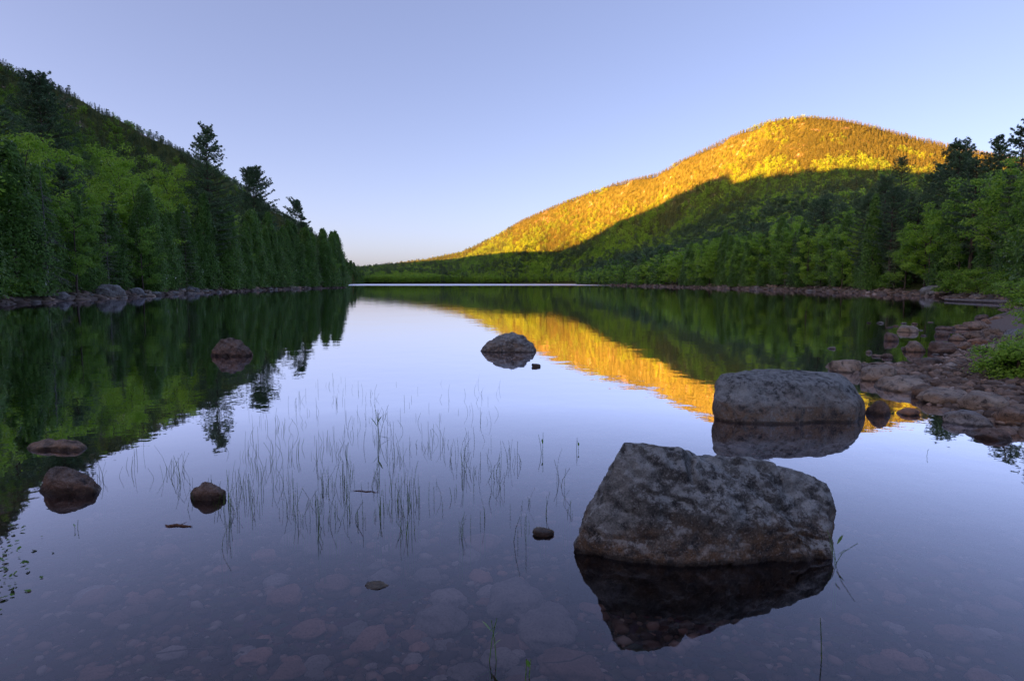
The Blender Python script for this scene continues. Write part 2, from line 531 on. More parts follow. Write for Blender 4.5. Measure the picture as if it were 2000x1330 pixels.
class Geo:
    """collects quads"""
    def __init__(self):
        self.V, self.Q, self.A, self.n = [], [], [], 0
    def add(self, V, Q, a=None):
        V = np.asarray(V, float); Q = np.asarray(Q, int)
        self.V.append(V); self.Q.append(Q + self.n); self.n += len(V)
        self.A.append(np.full(len(Q), 0.5) if a is None else a)
    def tube(self, pts, rad, sides=5):
        pts = np.asarray(pts, float)
        n = len(pts)
        tan = np.gradient(pts, axis=0)
        tan /= np.linalg.norm(tan, axis=1)[:, None] + 1e-9
        ref = np.where(np.abs(tan[:, 2:3]) > 0.9, np.array([[1.0, 0, 0]]), np.array([[0, 0, 1.0]]))
        u = np.cross(tan, ref); u /= np.linalg.norm(u, axis=1)[:, None] + 1e-9
        v = np.cross(tan, u)
        ang = np.linspace(0, 2 * np.pi, sides, endpoint=False)
        rad = np.asarray(rad, float).reshape(n, 1, 1)
        V = pts[:, None, :] + rad * (np.cos(ang)[None, :, None] * u[:, None, :] + np.sin(ang)[None, :, None] * v[:, None, :])
        i = np.arange(n - 1)[:, None] * sides
        j = np.arange(sides)[None, :]
        j2 = (j + 1) % sides
        Q = np.stack([i + j, i + j2, i + sides + j2, i + sides + j], -1).reshape(-1, 4)
        self.add(V.reshape(-1, 3), Q)
    def cards(self, C, A, L, W, rng, a=None, face=None, jit=0.4):
        """diamond leaves: centres C, long axes A, turned so that their faces look along face"""
        n = len(C)
        if face is not None:
            F = face / (np.linalg.norm(face, axis=1)[:, None] + 1e-9) + rng.normal(0, jit, (n, 3))
            F /= np.linalg.norm(F, axis=1)[:, None] + 1e-9
            A = A - np.sum(A * F, axis=1)[:, None] * F
        A = A / (np.linalg.norm(A, axis=1)[:, None] + 1e-9)
        B = np.cross(A, rng.normal(size=(n, 3)) if face is None else F)
        B /= np.linalg.norm(B, axis=1)[:, None] + 1e-9
        L = np.broadcast_to(L, (n,))[:, None]; W = np.broadcast_to(W, (n,))[:, None]
        V = np.stack([C - A * L / 2, C + B * W / 2, C + A * L / 2, C - B * W / 2], 1).reshape(-1, 3)
        self.add(V, np.arange(4 * n).reshape(n, 4), rng.random(n) if a is None else a)
    def arrays(self):
        return np.concatenate(self.V), np.concatenate(self.Q), np.concatenate(self.A)
    def mesh(self, name, mat, smooth=False, leaf=False):
        V, Q, A = self.arrays()
        return mesh_quads(name, V, Q, [mat], A if leaf else None, None, smooth)

def merged(name, trunk, crown, m_trunk, m_crown):
    V1, Q1, A1 = trunk.arrays(); V2, Q2, A2 = crown.arrays()
    return mesh_quads(name, np.concatenate([V1, V2]), np.concatenate([Q1, Q2 + len(V1)]), [m_trunk, m_crown],
                      np.concatenate([A1, A2]), np.concatenate([np.zeros(len(Q1)), np.ones(len(Q2))]))

# ---------------------------------------------------------------- tree builders (unit: metres, foot at the origin)
def trunk_line(rng, h, lean=0.02, n=8):
    z = np.linspace(-0.4, h, n)
    w = np.cumsum(rng.normal(0, lean * h / n, (n, 2)), axis=0)
    w -= w[0]
    return np.column_stack([w, z])

def tree_cedar(seed, h=12.0, R=2.3, clumps=420, per=26, leaf=0.30):
    rng = np.random.default_rng(seed)
    tr, cr = Geo(), Geo()
    T = trunk_line(rng, h * 0.93, 0.01)
    tr.tube(T, np.linspace(0.17, 0.03, len(T)), 6)
    ph = rng.random(4) * 6.28
    def lump(t, a):
        return 1 + 0.14 * np.sin(3 * a + ph[0] + 7 * t) + 0.12 * np.sin(5 * a + ph[1] - 13 * t) + 0.08 * np.sin(2 * a + ph[2] + 23 * t)
    t = 0.02 + 0.97 * rng.random(clumps) ** 1.15
    a = rng.random(clumps) * 2 * np.pi
    prof = np.minimum(1, 0.7 + t * 2.4) * (1 - t) ** 0.58
    rad = R * prof * lump(t, a) * (1 - 0.42 * rng.random(clumps) ** 1.8)
    cx = np.interp(t * h, T[:, 2], T[:, 0]) + rad * np.cos(a)
    cy = np.interp(t * h, T[:, 2], T[:, 1]) + rad * np.sin(a)
    C = np.column_stack([cx, cy, t * h + 0.15])
    o = np.column_stack([np.cos(a), np.sin(a), np.zeros(clumps)])
    tg = np.column_stack([-np.sin(a), np.cos(a), np.zeros(clumps)])
    shade = rng.random(clumps)
    s = (0.45 + 0.55 * (1 - t))[:, None]
    k = rng.normal(size=(clumps, per, 3))
    P = C[:, None, :] + o[:, None, :] * k[..., :1] * 0.22 * s[:, None] + tg[:, None, :] * k[..., 1:2] * 0.36 * s[:, None]
    P[..., 2] += k[..., 2] * 0.42 * s - 0.25 * np.abs(k[..., 0]) * s
    A = o[:, None, :] * 0.55 + np.array([0, 0, 0.75]) + rng.normal(0, 0.55, (clumps, per, 3))
    lf = np.clip(shade[:, None] * 0.75 + rng.random((clumps, per)) * 0.35, 0, 1)
    P = P.reshape(-1, 3)
    P[:, 2] = np.maximum(P[:, 2], 0.03)
    fc = np.repeat(o * 0.8 + np.array([0, 0, 0.45]), per, axis=0)
    cr.cards(P, A.reshape(-1, 3), leaf * (0.6 + 0.8 * rng.random(clumps * per)), leaf * 0.5, rng, lf.ravel(), fc, 0.45)
    return tr, cr

def tree_spruce(seed, h=13.0, R=2.2, whorls=24, arms=7, per=26, leaf=0.34, bare=0.06):
    rng = np.random.default_rng(seed)
    tr, cr = Geo(), Geo()
    T = trunk_line(rng, h, 0.01)
    tr.tube(T, np.linspace(0.17, 0.015, len(T)), 5)
    for i in range(whorls):
        t = bare + (1 - bare) * (i + rng.random() * 0.7) / whorls
        Lb = R * ((1 - t) ** 0.85) * (0.75 + 0.45 * rng.random()) + 0.12
        for j in range(arms):
            if rng.random() < 0.1:
                continue
            a = rng.random() * 6.283
            l = Lb * (0.7 + 0.45 * rng.random())
            u = np.linspace(0, 1, 4)
            dr = -0.30 * (1 - t) + 0.15 * t
            p0 = np.array([np.interp(t * h, T[:, 2], T[:, 0]), np.interp(t * h, T[:, 2], T[:, 1]), t * h])
            P = p0 + np.column_stack([np.cos(a) * l * u, np.sin(a) * l * u, l * (dr * u + 0.16 * u * u)])
            if whorls > 12:
                tr.tube(P, [0.03, 0.022, 0.014, 0.006], 3)
            n = max(3, int(per * (0.35 + l / R * 0.7)))
            q = rng.random(n) ** 0.75
            C = np.column_stack([np.interp(q, u, P[:, k]) for k in range(3)])
            side = np.array([-np.sin(a), np.cos(a), 0])
            w = rng.normal(0, 0.16, n) * (0.5 + l * 0.5) * (1.15 - q * 0.6)
            C = C + w[:, None] * side
            C[:, 2] += rng.normal(0, 0.06, n) - np.abs(w) * 0.25
            A = np.array([np.cos(a), np.sin(a), -0.1]) + np.sign(w)[:, None] * side * 0.8 + rng.normal(0, 0.35, (n, 3))
            cr.cards(C, A, leaf * (0.7 + 0.6 * rng.random(n)), leaf * 0.42, rng, np.clip(rng.random() * 0.6 + rng.random(n) * 0.4, 0, 1), np.tile([np.cos(a) * 0.55, np.sin(a) * 0.55, 0.8], (n, 1)), 0.4)
    return tr, cr

def tree_pine(seed, h=22.0, R=4.2, base=0.25, gap=0.85, arms=6, tufts=22, sway=0.0, leaf=0.30, thin=0.15):
    """white pine: layered plates of needles on long level limbs, open between the whorls"""
    rng = np.random.default_rng(seed)
    tr, cr = Geo(), Geo()
    T = trunk_line(rng, h, 0.012, 10)
    T[:, 0] += sway * (T[:, 2] / h) ** 2 * 2
    tr.tube(T, np.linspace(0.32, 0.03, len(T)), 7)
    z = base * h
    while z < h * 0.985:
        t = z / h
        env = np.interp(t, [base, base + 0.12, 0.5, 0.75, 0.9, 1.0], [0.55, 0.95, 1.0, 0.68, 0.40, 0.12])
        for j in range(arms):
            if rng.random() < thin:
                continue
            a = 6.283 * (j + rng.random() * 0.8) / arms + z
            l = R * env * (0.55 + 0.6 * rng.random()) * (1 + sway * 0.5 * math.cos(a))
            u = np.linspace(0, 1, 5)
            rise = np.interp(t, [0, 0.5, 0.85, 1], [-0.02, 0.10, 0.45, 1.0])
            p0 = np.array([np.interp(z, T[:, 2], T[:, 0]), np.interp(z, T[:, 2], T[:, 1]), z + rng.normal(0, 0.12)])
            bend = rng.normal(0, 0.18)
            P = p0 + np.column_stack([np.cos(a + bend * u) * l * u, np.sin(a + bend * u) * l * u, l * (rise * u + 0.14 * u ** 3)])
            tr.tube(P, np.linspace(0.075, 0.012, 5) * (0.5 + 0.6 * l / R), 4)
            m = max(3, int(tufts * (0.35 + 0.75 * l / R)))
            q = 0.28 + 0.74 * rng.random(m)
            C = np.column_stack([np.interp(q, u, P[:, k]) for k in range(3)])
            side = np.array([-np.sin(a), np.cos(a), 0])
            w = rng.normal(0, 0.20, m) * l * (1.2 - 0.8 * q)
            C = C + w[:, None] * side
            C[:, 2] += 0.05 + 0.10 * rng.random(m)
            nn = 15
            out = np.array([np.cos(a), np.sin(a), 0.35]) + np.sign(w)[:, None] * side * 0.7
            D = out[:, None, :] * 0.8 + rng.normal(0, 0.55, (m, nn, 3)) + np.array([0, 0, 0.22])
            D /= np.linalg.norm(D, axis=2)[..., None]
            Ln = leaf * (0.6 + 0.6 * rng.random((m, nn)))
            CC = C[:, None, :] + D * Ln[..., None] * 0.55
            lf = np.clip(rng.random() * 0.5 + rng.random((m, 1)) * 0.3 + rng.random((m, nn)) * 0.25, 0, 1)
            cr.cards(CC.reshape(-1, 3), D.reshape(-1, 3), Ln.ravel(), leaf * 0.28, rng, lf.ravel(), np.tile([np.cos(a) * 0.5, np.sin(a) * 0.5, 0.85], (m * nn, 1)), 0.5)
        z += gap * (0.6 + 0.7 * rng.random()) * (0.85 if t < 0.8 else 0.6)
    return tr, cr

def tree_broad(seed, h=13.0, R=3.4, limbs=9, subs=6, per=80, leaf=0.26, low=0.3, stems=1, clump=0.85):
    rng = np.random.default_rng(seed)
    tr, cr = Geo(), Geo()
    for s in range(stems):
        T = trunk_line(rng, h * 0.8, 0.035, 8)
        if stems > 1:
            a0 = 6.283 * s / stems + rng.random()
            T[:, :2] += np.outer(np.linspace(0.1, 1, 8), [math.cos(a0), math.sin(a0)]) * R * 0.4
        tr.tube(T, np.linspace(0.16 if stems == 1 else 0.1, 0.03, len(T)), 6)
        for i in range(limbs):
            t = low + (0.98 - low) * (i + rng.random() * 0.6) / limbs
            z = t * h * 0.8
            p0 = np.array([np.interp(z, T[:, 2], T[:, k]) for k in range(3)])
            a = 2.4 * i + rng.random() * 0.9 + s
            l = R * np.interp(t, [low, 0.5, 0.8, 1], [0.8, 1.0, 0.72, 0.3]) * (0.75 + 0.4 * rng.random())
            up = h * (0.10 + 0.14 * t) * (0.7 + 0.6 * rng.random())
            u = np.linspace(0, 1, 5)
            P = p0 + np.column_stack([np.cos(a) * l * u, np.sin(a) * l * u, up * u ** 1.3])
            tr.tube(P, np.linspace(0.07, 0.015, 5), 4)
            for k in range(subs):
                q = 0.3 + 0.75 * (k + rng.random()) / subs
                c = p0 + np.array([np.cos(a) * l * q, np.sin(a) * l * q, up * q ** 1.3]) + rng.normal(0, [0.5, 0.5, 0.35], 3) * R * 0.26
                r = clump * (0.55 + 0.6 * rng.random()) * R / 3.4
                n = int(per * (0.6 + 0.7 * rng.random()))
                d = rng.normal(size=(n, 3))
                d /= np.linalg.norm(d, axis=1)[:, None]
                C = c + d * (rng.random(n) ** 0.33)[:, None] * r * np.array([1.15, 1.15, 0.66])
                A = rng.normal(size=(n, 3)) * np.array([1, 1, 0.55])
                cr.cards(C, A, leaf * (0.7 + 0.6 * rng.random(n)), leaf * 0.7, rng, np.clip(rng.random() * 0.6 + rng.random(n) * 0.4, 0, 1), d * 0.7 + np.array([np.cos(a) * 0.35, np.sin(a) * 0.35, 0.55]), 0.4)
    return tr, cr

def tree_snag(seed, h=10.0, R=1.6, n=46, low=0.12):
    rng = np.random.default_rng(seed)
    tr, out = Geo(), []
    T = trunk_line(rng, h, 0.02, 10)
    tr.tube(T, np.linspace(0.009 * h, 0.012, 10), 6)
    for i in range(n):
        br = Geo()
        t = low + (0.96 - low) * rng.random()
        a = rng.random() * 6.283
        l = R * (1.1 - t) * (0.4 + 0.8 * rng.random()) + 0.15
        u = np.linspace(0, 1, 5)
        p0 = np.array([np.interp(t * h, T[:, 2], T[:, 0]), np.interp(t * h, T[:, 2], T[:, 1]), t * h])
        P = p0 + np.column_stack([np.cos(a) * l * u, np.sin(a) * l * u, l * (0.05 * u - 0.42 * u * u)])
        br.tube(P, np.linspace(0.024, 0.007, 5), 3)
        for k in range(7):
            q = 0.25 + 0.7 * rng.random()
            c = np.array([np.interp(q, u, P[:, j]) for j in range(3)])
            e = c + np.array([np.cos(a + rng.normal(0, 1)), np.sin(a + rng.normal(0, 1)), -0.5 - 0.4 * rng.random()]) * l * 0.3
            br.tube([c, (c + e) / 2 + rng.normal(0, 0.03, 3), e], [0.011, 0.009, 0.004], 3)
        out.append(br)
    return tr, out

# ---------------------------------------------------------------- the setting: land, lake bed and water
def build_ground():
    az = np.radians(np.concatenate([np.arange(-180, -52, 2.0), np.arange(-52, 52, 0.2), np.arange(52, 180, 2.0)]))
    rs = np.concatenate([[0.35, 0.8], np.geomspace(1.2, 60, 150), np.geomspace(62, 2200, 150), np.geomspace(2400, 9000, 10)])
    X = np.outer(rs, np.sin(az)); Y = np.outer(rs, np.cos(az))
    Z = terrain(X.ravel(), Y.ravel()).reshape(X.shape)
    nr, na = X.shape
    V = np.stack([X, Y, Z], -1).reshape(-1, 3)
    i = np.arange(nr - 1)[:, None] * na
    j = np.arange(na)[None, :]
    j2 = (j + 1) % na
    Q = np.stack([i + j, i + na + j, i + na + j2, i + j2], -1).reshape(-1, 4)[:, ::-1]
    c = len(V)
    V = np.vstack([V, [[0, 0, gz(0.0, 0.01)]]])
    me = mesh_quads('ground', V, Q, [M_GROUND], smooth=True)
    o = link('ground', me)
    o['kind'] = 'structure'
    return o
build_ground()

def build_water():
    V = np.array([(-330, -12, 0), (200, -12, 0), (200, 1200, 0), (-330, 1200, 0)], float)
    o = link('lake_water', mesh_quads('lake_water', V, np.array([[0, 1, 2, 3]]), [M_WATER]))
    o['kind'] = 'structure'
build_water()

# ---------------------------------------------------------------- forest
FORMS = {}       # kind -> list of (trunk mesh, crown mesh, natural height)
def form(kind, gen, m_trunk, m_crown, variants):
    lst = []
    for kw in variants:
        tr, cr = gen(**kw)
        lst.append((tr.mesh(kind + '_trunk', m_trunk), cr.mesh(kind + '_crown', m_crown, leaf=True), kw['h']))
    FORMS[kind] = lst
form('cedar', tree_cedar, M_BARK, M_CEDAR, [dict(seed=11, h=12.0, R=2.2), dict(seed=12, h=12.0, R=1.9), dict(seed=13, h=12.0, R=2.6), dict(seed=14, h=12.0, R=2.3)])
form('spruce', tree_spruce, M_BARK, M_SPRUCE, [dict(seed=21, h=13.0, R=2.1), dict(seed=22, h=13.0, R=2.5)])
form('pine', tree_pine, M_BARK, M_PINE, [dict(seed=31, h=18.0, R=4.2, base=0.2), dict(seed=32, h=18.0, R=3.6, base=0.3), dict(seed=33, h=18.0, R=4.6, base=0.15, gap=1.0)])
form('broadleaf', tree_broad, M_BARK, M_BROAD, [dict(seed=41, h=13.0, R=3.3, subs=8, per=95, low=0.2), dict(seed=42, h=13.0, R=3.8, limbs=11, subs=8, per=95, low=0.2), dict(seed=43, h=13.0, R=3.0, low=0.15, subs=8, per=95)])
form('maple', tree_broad, M_BARK, M_BROAD2, [dict(seed=46, h=13.0, R=3.4, low=0.12, subs=8, per=95), dict(seed=47, h=13.0, R=3.7, low=0.15, subs=8, per=95)])

# scattered forms for the far woods: lighter versions of the same builders, one mesh each
FAR_COL = bpy.data.collections.new('far_tree_forms')
FAR_KIND = {}
def far_forms():
    specs = []
    for s in (51, 52):
        specs.append(('cedar', merged('f', *tree_cedar(s, 11, 2.2, 90, 9, 0.75), M_BARK, M_CEDAR)))
    for s in (53, 54, 55):
        specs.append(('spruce', merged('f', *tree_spruce(s, 11, 2.0 + 0.2 * (s - 53), 11, 5, 6, 0.95), M_BARK, M_SPRUCE)))
    for s in (56, 57):
        specs.append(('pine', merged('f', *tree_pine(s, 16, 3.4, 0.15, 1.5, 5, 5, 0, 0.8, 0.1), M_BARK, M_PINE)))
    for s in (58, 59, 60):
        specs.append(('broadleaf', merged('f', *tree_broad(s, 11, 3.1, 8, 5, 17, 0.6, 0.15), M_BARK, M_BROAD)))
    for s in (61, 62):
        specs.append(('maple', merged('f', *tree_broad(s, 11, 3.2, 8, 5, 17, 0.6, 0.15), M_BARK, M_BROAD2)))
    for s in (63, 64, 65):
        specs.append(('ridge_spruce', merged('f', *tree_spruce(s, 11, 2.2 + 0.3 * (s - 63), 10, 6, 7, 0.95), M_BARK, M_SUNLIT_SPRUCE)))
    near = [('cedar', tree_cedar(81, 11, 2.1), M_CEDAR), ('cedar', tree_cedar(82, 11, 2.4), M_CEDAR), ('spruce', tree_spruce(83, 11, 2.0), M_SPRUCE), ('pine', tree_pine(84, 16, 3.6, 0.2), M_PINE),
            ('broadleaf', tree_broad(85, 11, 3.1, 10, 7, 80, 0.24, 0.15), M_BROAD), ('broadleaf', tree_broad(86, 11, 3.3, 10, 7, 80, 0.24, 0.2), M_BROAD), ('maple', tree_broad(87, 11, 3.2, 10, 7, 80, 0.24, 0.15), M_BROAD2)]
    for k, (tr, cr), m in near:
        specs.append(('near_' + k, merged('f', tr, cr, M_BARK, m)))
    for i, (k, me) in enumerate(specs):
        o = bpy.data.objects.new('far_tree_form_%02d' % i, me)
        FAR_COL.objects.link(o)
        FAR_KIND.setdefault(k, []).append(i)
far_forms()

def scatter_tree():
    ng = bpy.data.node_groups.new('forest_scatter', 'GeometryNodeTree')
    ng.interface.new_socket('Geometry', in_out='INPUT', socket_type='NodeSocketGeometry')
    ng.interface.new_socket('Geometry', in_out='OUTPUT', socket_type='NodeSocketGeometry')
    N, L = ng.nodes, ng.links
    gi = N.new('NodeGroupInput'); go = N.new('NodeGroupOutput')
    ci = N.new('GeometryNodeCollectionInfo')
    ci.inputs['Collection'].default_value = FAR_COL
    ci.inputs['Separate Children'].default_value = True
    ci.inputs['Reset Children'].default_value = True
    ip = N.new('GeometryNodeInstanceOnPoints')
    ip.inputs['Pick Instance'].default_value = True
    def named(name, typ):
        n = N.new('GeometryNodeInputNamedAttribute')
        n.data_type = typ
        n.inputs['Name'].default_value = name
        return n.outputs['Attribute']
    L.new(gi.outputs[0], ip.inputs['Points'])
    L.new(ci.outputs[0], ip.inputs['Instance'])
    L.new(named('form', 'INT'), ip.inputs['Instance Index'])
    e = N.new('FunctionNodeEulerToRotation')
    L.new(named('turn', 'FLOAT_VECTOR'), e.inputs[0])
    L.new(e.outputs[0], ip.inputs['Rotation'])
    L.new(named('size', 'FLOAT_VECTOR'), ip.inputs['Scale'])
    L.new(ip.outputs[0], go.inputs[0])
    return ng
SCATTER = scatter_tree()

def scatter(name, P, F, turn, size, label):
    me = bpy.data.meshes.new(name)
    me.from_pydata([tuple(p) for p in P], [], [])
    me.attributes.new('form', 'INT', 'POINT').data.foreach_set('value', np.asarray(F, np.int32))
    me.attributes.new('turn', 'FLOAT_VECTOR', 'POINT').data.foreach_set('vector', np.asarray(turn, np.float32).ravel())
    me.attributes.new('size', 'FLOAT_VECTOR', 'POINT').data.foreach_set('vector', np.asarray(size, np.float32).ravel())
    o = link(name, me)
    md = o.modifiers.new('scatter', 'NODES')
    md.node_group = SCATTER
    tag(o, label, 'forest', kind='stuff')
    return o

RNG = np.random.default_rng(7)

# landmark trees first: (kind label parts, photo column of the stem, row of the tip, distance, mesh builder)
LAND = []        # (x, y, radius kept clear)
def place_tree(name, tm, cm, h0, x, y, h, rz, label, group=None, cat='tree', wide=1.0, crown_name='crown', z=None):
    s = h / h0
    e = bpy.data.objects.new(name, None)
    COL.objects.link(e)
    e.empty_display_size = 0.5
    e.location = (x, y, gz(x, y) - 0.05 if z is None else z)
    e.rotation_euler = (0, 0, rz)
    e.scale = (s * wide, s * wide, s)
    tag(e, label, cat, group)
    link('trunk', tm, e)
    for c in (cm if isinstance(cm, list) else [cm]):
        link(crown_name, c, e)
    return e

def landmark(name, gen, kw, m_trunk, m_crown, px, tip, Y, label, rz=0.0, clear=2.5, crown_name='crown'):
    p = at(px, 553, Y)
    x, y = p[0], p[1]
    g = gz(x, y)
    h = at(px, tip, Y)[2] - g
    tr, cr = gen(h=h, **kw)
    LAND.append((x, y, clear))
    return place_tree(name, tr.mesh(name + '_trunk', m_trunk), [b.mesh(name + '_branch', m_crown) for b in cr] if isinstance(cr, list) else cr.mesh(name + '_crown', m_crown, leaf=True), h, x, y, h, rz, label, crown_name=crown_name)

landmark('white_pine', tree_pine, dict(seed=101, R=5.2, base=0.2, gap=0.95, thin=0.12, tufts=36, leaf=0.30), M_BARK, M_PINE, 414, 247, 108, 'tallest white pine breaking the skyline on the left shore')
landmark('white_pine', tree_pine, dict(seed=102, R=5.6, base=0.42, gap=0.8, thin=0.05, tufts=28, leaf=0.34), M_BARK, M_PINE, 101, 148, 84, 'broad dark pine standing high above the left shore woods near the frame edge')
landmark('white_pine', tree_pine, dict(seed=103, R=6.4, base=0.3, gap=0.85, thin=0.08, tufts=46, leaf=0.36), M_BARK, M_PINE, 503, 330, 150, 'white pine with a feathery top, second of three along the left skyline')
landmark('white_pine', tree_pine, dict(seed=104, R=5.4, base=0.35, gap=0.9, thin=0.2, sway=-1.4, tufts=42, leaf=0.38), M_BARK, M_PINE, 601, 392, 188, 'leaning pine top furthest down the left shore')
landmark('dead_tree', tree_snag, dict(seed=105, R=2.0, n=60), M_SNAG, M_SNAG, 92, 335, 52, 'grey dead conifer with bare drooping branches on the left shore', crown_name='branch', clear=1.6)
landmark('dead_tree', tree_snag, dict(seed=106, R=0.7, n=14, low=0.3), M_SNAG, M_SNAG, 213, 455, 66, 'thin bare grey dead stem among the left shore trees', crown_name='branch', clear=0.5)
landmark('white_pine', tree_pine, dict(seed=111, R=4.4, base=0.3, gap=1.0, thin=0.25, sway=0.9), M_BARK, M_PINE, 1964, 224, 78, 'windswept pine against the sky at the right frame edge')
landmark('white_pine', tree_pine, dict(seed=112, R=3.2, base=0.45, gap=0.9, thin=0.2, sway=-0.4), M_BARK, M_PINE, 1945, 268, 92, 'smaller pine top beside the windswept pine on the right')
landmark('white_pine', tree_pine, dict(seed=113, R=4.6, base=0.1, gap=1.2, thin=0.12), M_BARK, M_PINE, 1706, 372, 108, 'dark layered pine with level limbs on the right shore')
landmark('white_pine', tree_pine, dict(seed=114, R=4.0, base=0.08, gap=1.15, thin=0.15), M_BARK, M_PINE, 1786, 388, 92, 'pine with bare lower stem and level plates on right shore')
landmark('white_pine', tree_pine, dict(seed=115, R=4.8, base=0.2, gap=1.0, thin=0.08), M_BARK, M_PINE, 1750, 306, 165, 'tall pale green pine rising behind the right shore')
landmark('white_pine', tree_pine, dict(seed=116, R=4.4, base=0.25, gap=0.95, thin=0.08), M_BARK, M_PINE, 1872, 300, 140, 'pine crown standing against the sunlit slope on the right')
landmark('leafy_tree', tree_broad, dict(seed=121, R=4.2, low=0.45, limbs=13, subs=8, per=110, clump=1.0), M_BIRCH, M_BROAD, 1645, 412, 128, 'light green rounded tree with slim pale stem on the right shore')
landmark('leafy_tree', tree_broad, dict(seed=122, R=4.8, limbs=14, subs=8, per=110, low=0.35), M_BARK, M_BROAD, 245, 290, 92, 'bright yellow-green broad tree behind the left shore cedars')
landmark('leafy_tree', tree_broad, dict(seed=123, R=4.4, limbs=13, subs=8, per=110, low=0.35), M_BARK, M_BROAD, 335, 318, 104, 'yellow-green broad tree just left of the tallest pine')
landmark('leafy_tree', tree_broad, dict(seed=124, R=4.2, limbs=13, subs=8, per=110, low=0.35), M_BARK, M_BROAD, 22, 232, 70, 'light green broad tree at the left frame edge above the cedars')
landmark('leafy_tree', tree_broad, dict(seed=125, R=4.0, limbs=13, subs=8, per=110, low=0.35), M_BARK, M_BROAD, 118, 262, 74, 'light green broad tree between the broad dark pine and the dead conifer')
landmark('leaning_tree', tree_broad, dict(seed=126, R=3.6, limbs=13, subs=7, per=90, low=0.4), M_BIRCH, M_BROAD2, 1962, 330, 60, 'leafy tree with bare pale limbs at the right frame edge')

def nearest_land(x, y):
    return all((x - a) ** 2 + (y - b) ** 2 > c * c for a, b, c in LAND)

def gather():
    """every other tree of both shores and slopes: x, y, kind, height"""
    out = []
    # cedars and others in a close row at the water's edge
    seg = np.vstack([SHORE, SHORE[:1]])
    for k in range(len(SHORE)):
        a, b = seg[k], seg[k + 1]
        L = np.hypot(*(b - a))
        nrm = np.array([b[1] - a[1], -(b[0] - a[0])]) / L          # outward for this winding
        left = (a[0] + b[0]) / 2 < 0
        mid = (a + b) / 2
        if mid[1] < 36 or mid[1] > 1000 or (not left and mid[1] < 46):
            continue
        step = 2.7 if mid[1] < 240 else 5.0
        s = RNG.random() * step
        while s < L:
            p = a + (b - a) * s / L + nrm * (1.5 + 2.4 * RNG.random())
            if left:
                kind = RNG.choice(['cedar', 'spruce', 'maple'], p=[0.88, 0.06, 0.06])
            else:
                kind = RNG.choice(['cedar', 'maple', 'broadleaf', 'pine', 'spruce'], p=[0.36, 0.18, 0.28, 0.08, 0.10])
            pxc = 1000 + FPX * p[0] / p[1]
            h = {'cedar': 11.5 if not left else float(np.interp(pxc, [0, 95, 120, 260, 300, 420, 700], [10.5, 10.0, 7.6, 8.2, 11.5, 13.0, 15.5])), 'spruce': 10.0, 'maple': 9.5, 'broadleaf': 10, 'pine': 13}[kind] * (0.78 + 0.42 * RNG.random())
            if not left and mid[1] > 130:
                h *= 1.15
            out.append((p[0], p[1], kind, h, 0))
            s += step * (0.7 + 0.6 * RNG.random())
    # the woods behind
    def fill(x0, x1, y0, y1, sp):
        xs = np.arange(x0, x1, sp); ys = np.arange(y0, y1, sp)
        X, Y = np.meshgrid(xs, ys)
        X = X.ravel() + RNG.uniform(-0.48, 0.48, X.size) * sp
        Y = Y.ravel() + RNG.uniform(-0.48, 0.48, Y.size) * sp
        return X, Y
    XY = [fill(-760, 900, 20, 420, 4.2), fill(-800, 1100, 420, 1560, 3.9)]
    X = np.concatenate([q[0] for q in XY]); Y = np.concatenate([q[1] for q in XY])
    az = np.degrees(np.arctan2(X, Y)); r = np.hypot(X, Y)
    rr, zr = ridge(az)
    d = shore_dist(X, Y)
    keep = (d > 5.0) & (np.abs(az) < 47) & (r < rr + 45) & (r > 42)
    X, Y, az, r, rr, zr, d = [q[keep] for q in (X, Y, az, r, rr, zr, d)]
    Z = terrain(X, Y)
    n1 = fbm(np.column_stack([X / 42, Y / 42, X * 0 + 8]), 3, 31)
    n2 = fbm(np.column_stack([X / 70, Y / 70, X * 0 + 2]), 3, 37)
    n3 = fbm(np.column_stack([X / 13, Y / 13, X * 0 + 5]), 2, 41)
    hi = np.clip(Z / np.maximum(zr, 40), 0, 1)
    u = RNG.random(len(X))
    left = X < 0
    for i in range(len(X)):
        front = d[i] < 45 and r[i] < 260
        con = 0.22 + 0.85 * hi[i] + 0.45 * n1[i] - (0.30 * hi[i] if left[i] else 0)
        if front and left[i]:
            con = 0.18 + 0.4 * n1[i]
        if hi[i] > 0.45 and n3[i] > 1.0 - 0.14 * hi[i]:             # bare ledges
            continue
        if u[i] < con:
            kind = 'ridge_spruce' if (hi[i] + RNG.normal(0, 0.1) > 0.36 and r[i] > 300 and not left[i]) else 'pine' if (RNG.random() < (0.38 if (not left[i] and d[i] < 220) else 0.12)) else 'spruce'  # sun-coloured spruce copy only on the right mountain's upper slope
        else:
            kind = 'broadleaf' if n2[i] + RNG.normal(0, 0.3) > (-0.1 if hi[i] < 0.5 and not (left[i] and d[i] > 60) else 0.35 if left[i] else -0.05) else 'maple'
        if kind in ('broadleaf', 'maple') and front and RNG.random() < 0.12:
            kind = 'cedar'
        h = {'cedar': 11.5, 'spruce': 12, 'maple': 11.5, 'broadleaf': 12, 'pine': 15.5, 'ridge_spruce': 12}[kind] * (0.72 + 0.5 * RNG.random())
        h *= 1 - 0.45 * np.clip((hi[i] - 0.35) / 0.65, 0, 1)
        if r[i] > 300 and hi[i] > 0.3:
            h *= 0.85
        out.append((X[i], Y[i], kind, h, 1))
    return [t for t in out if nearest_land(t[0], t[1])]

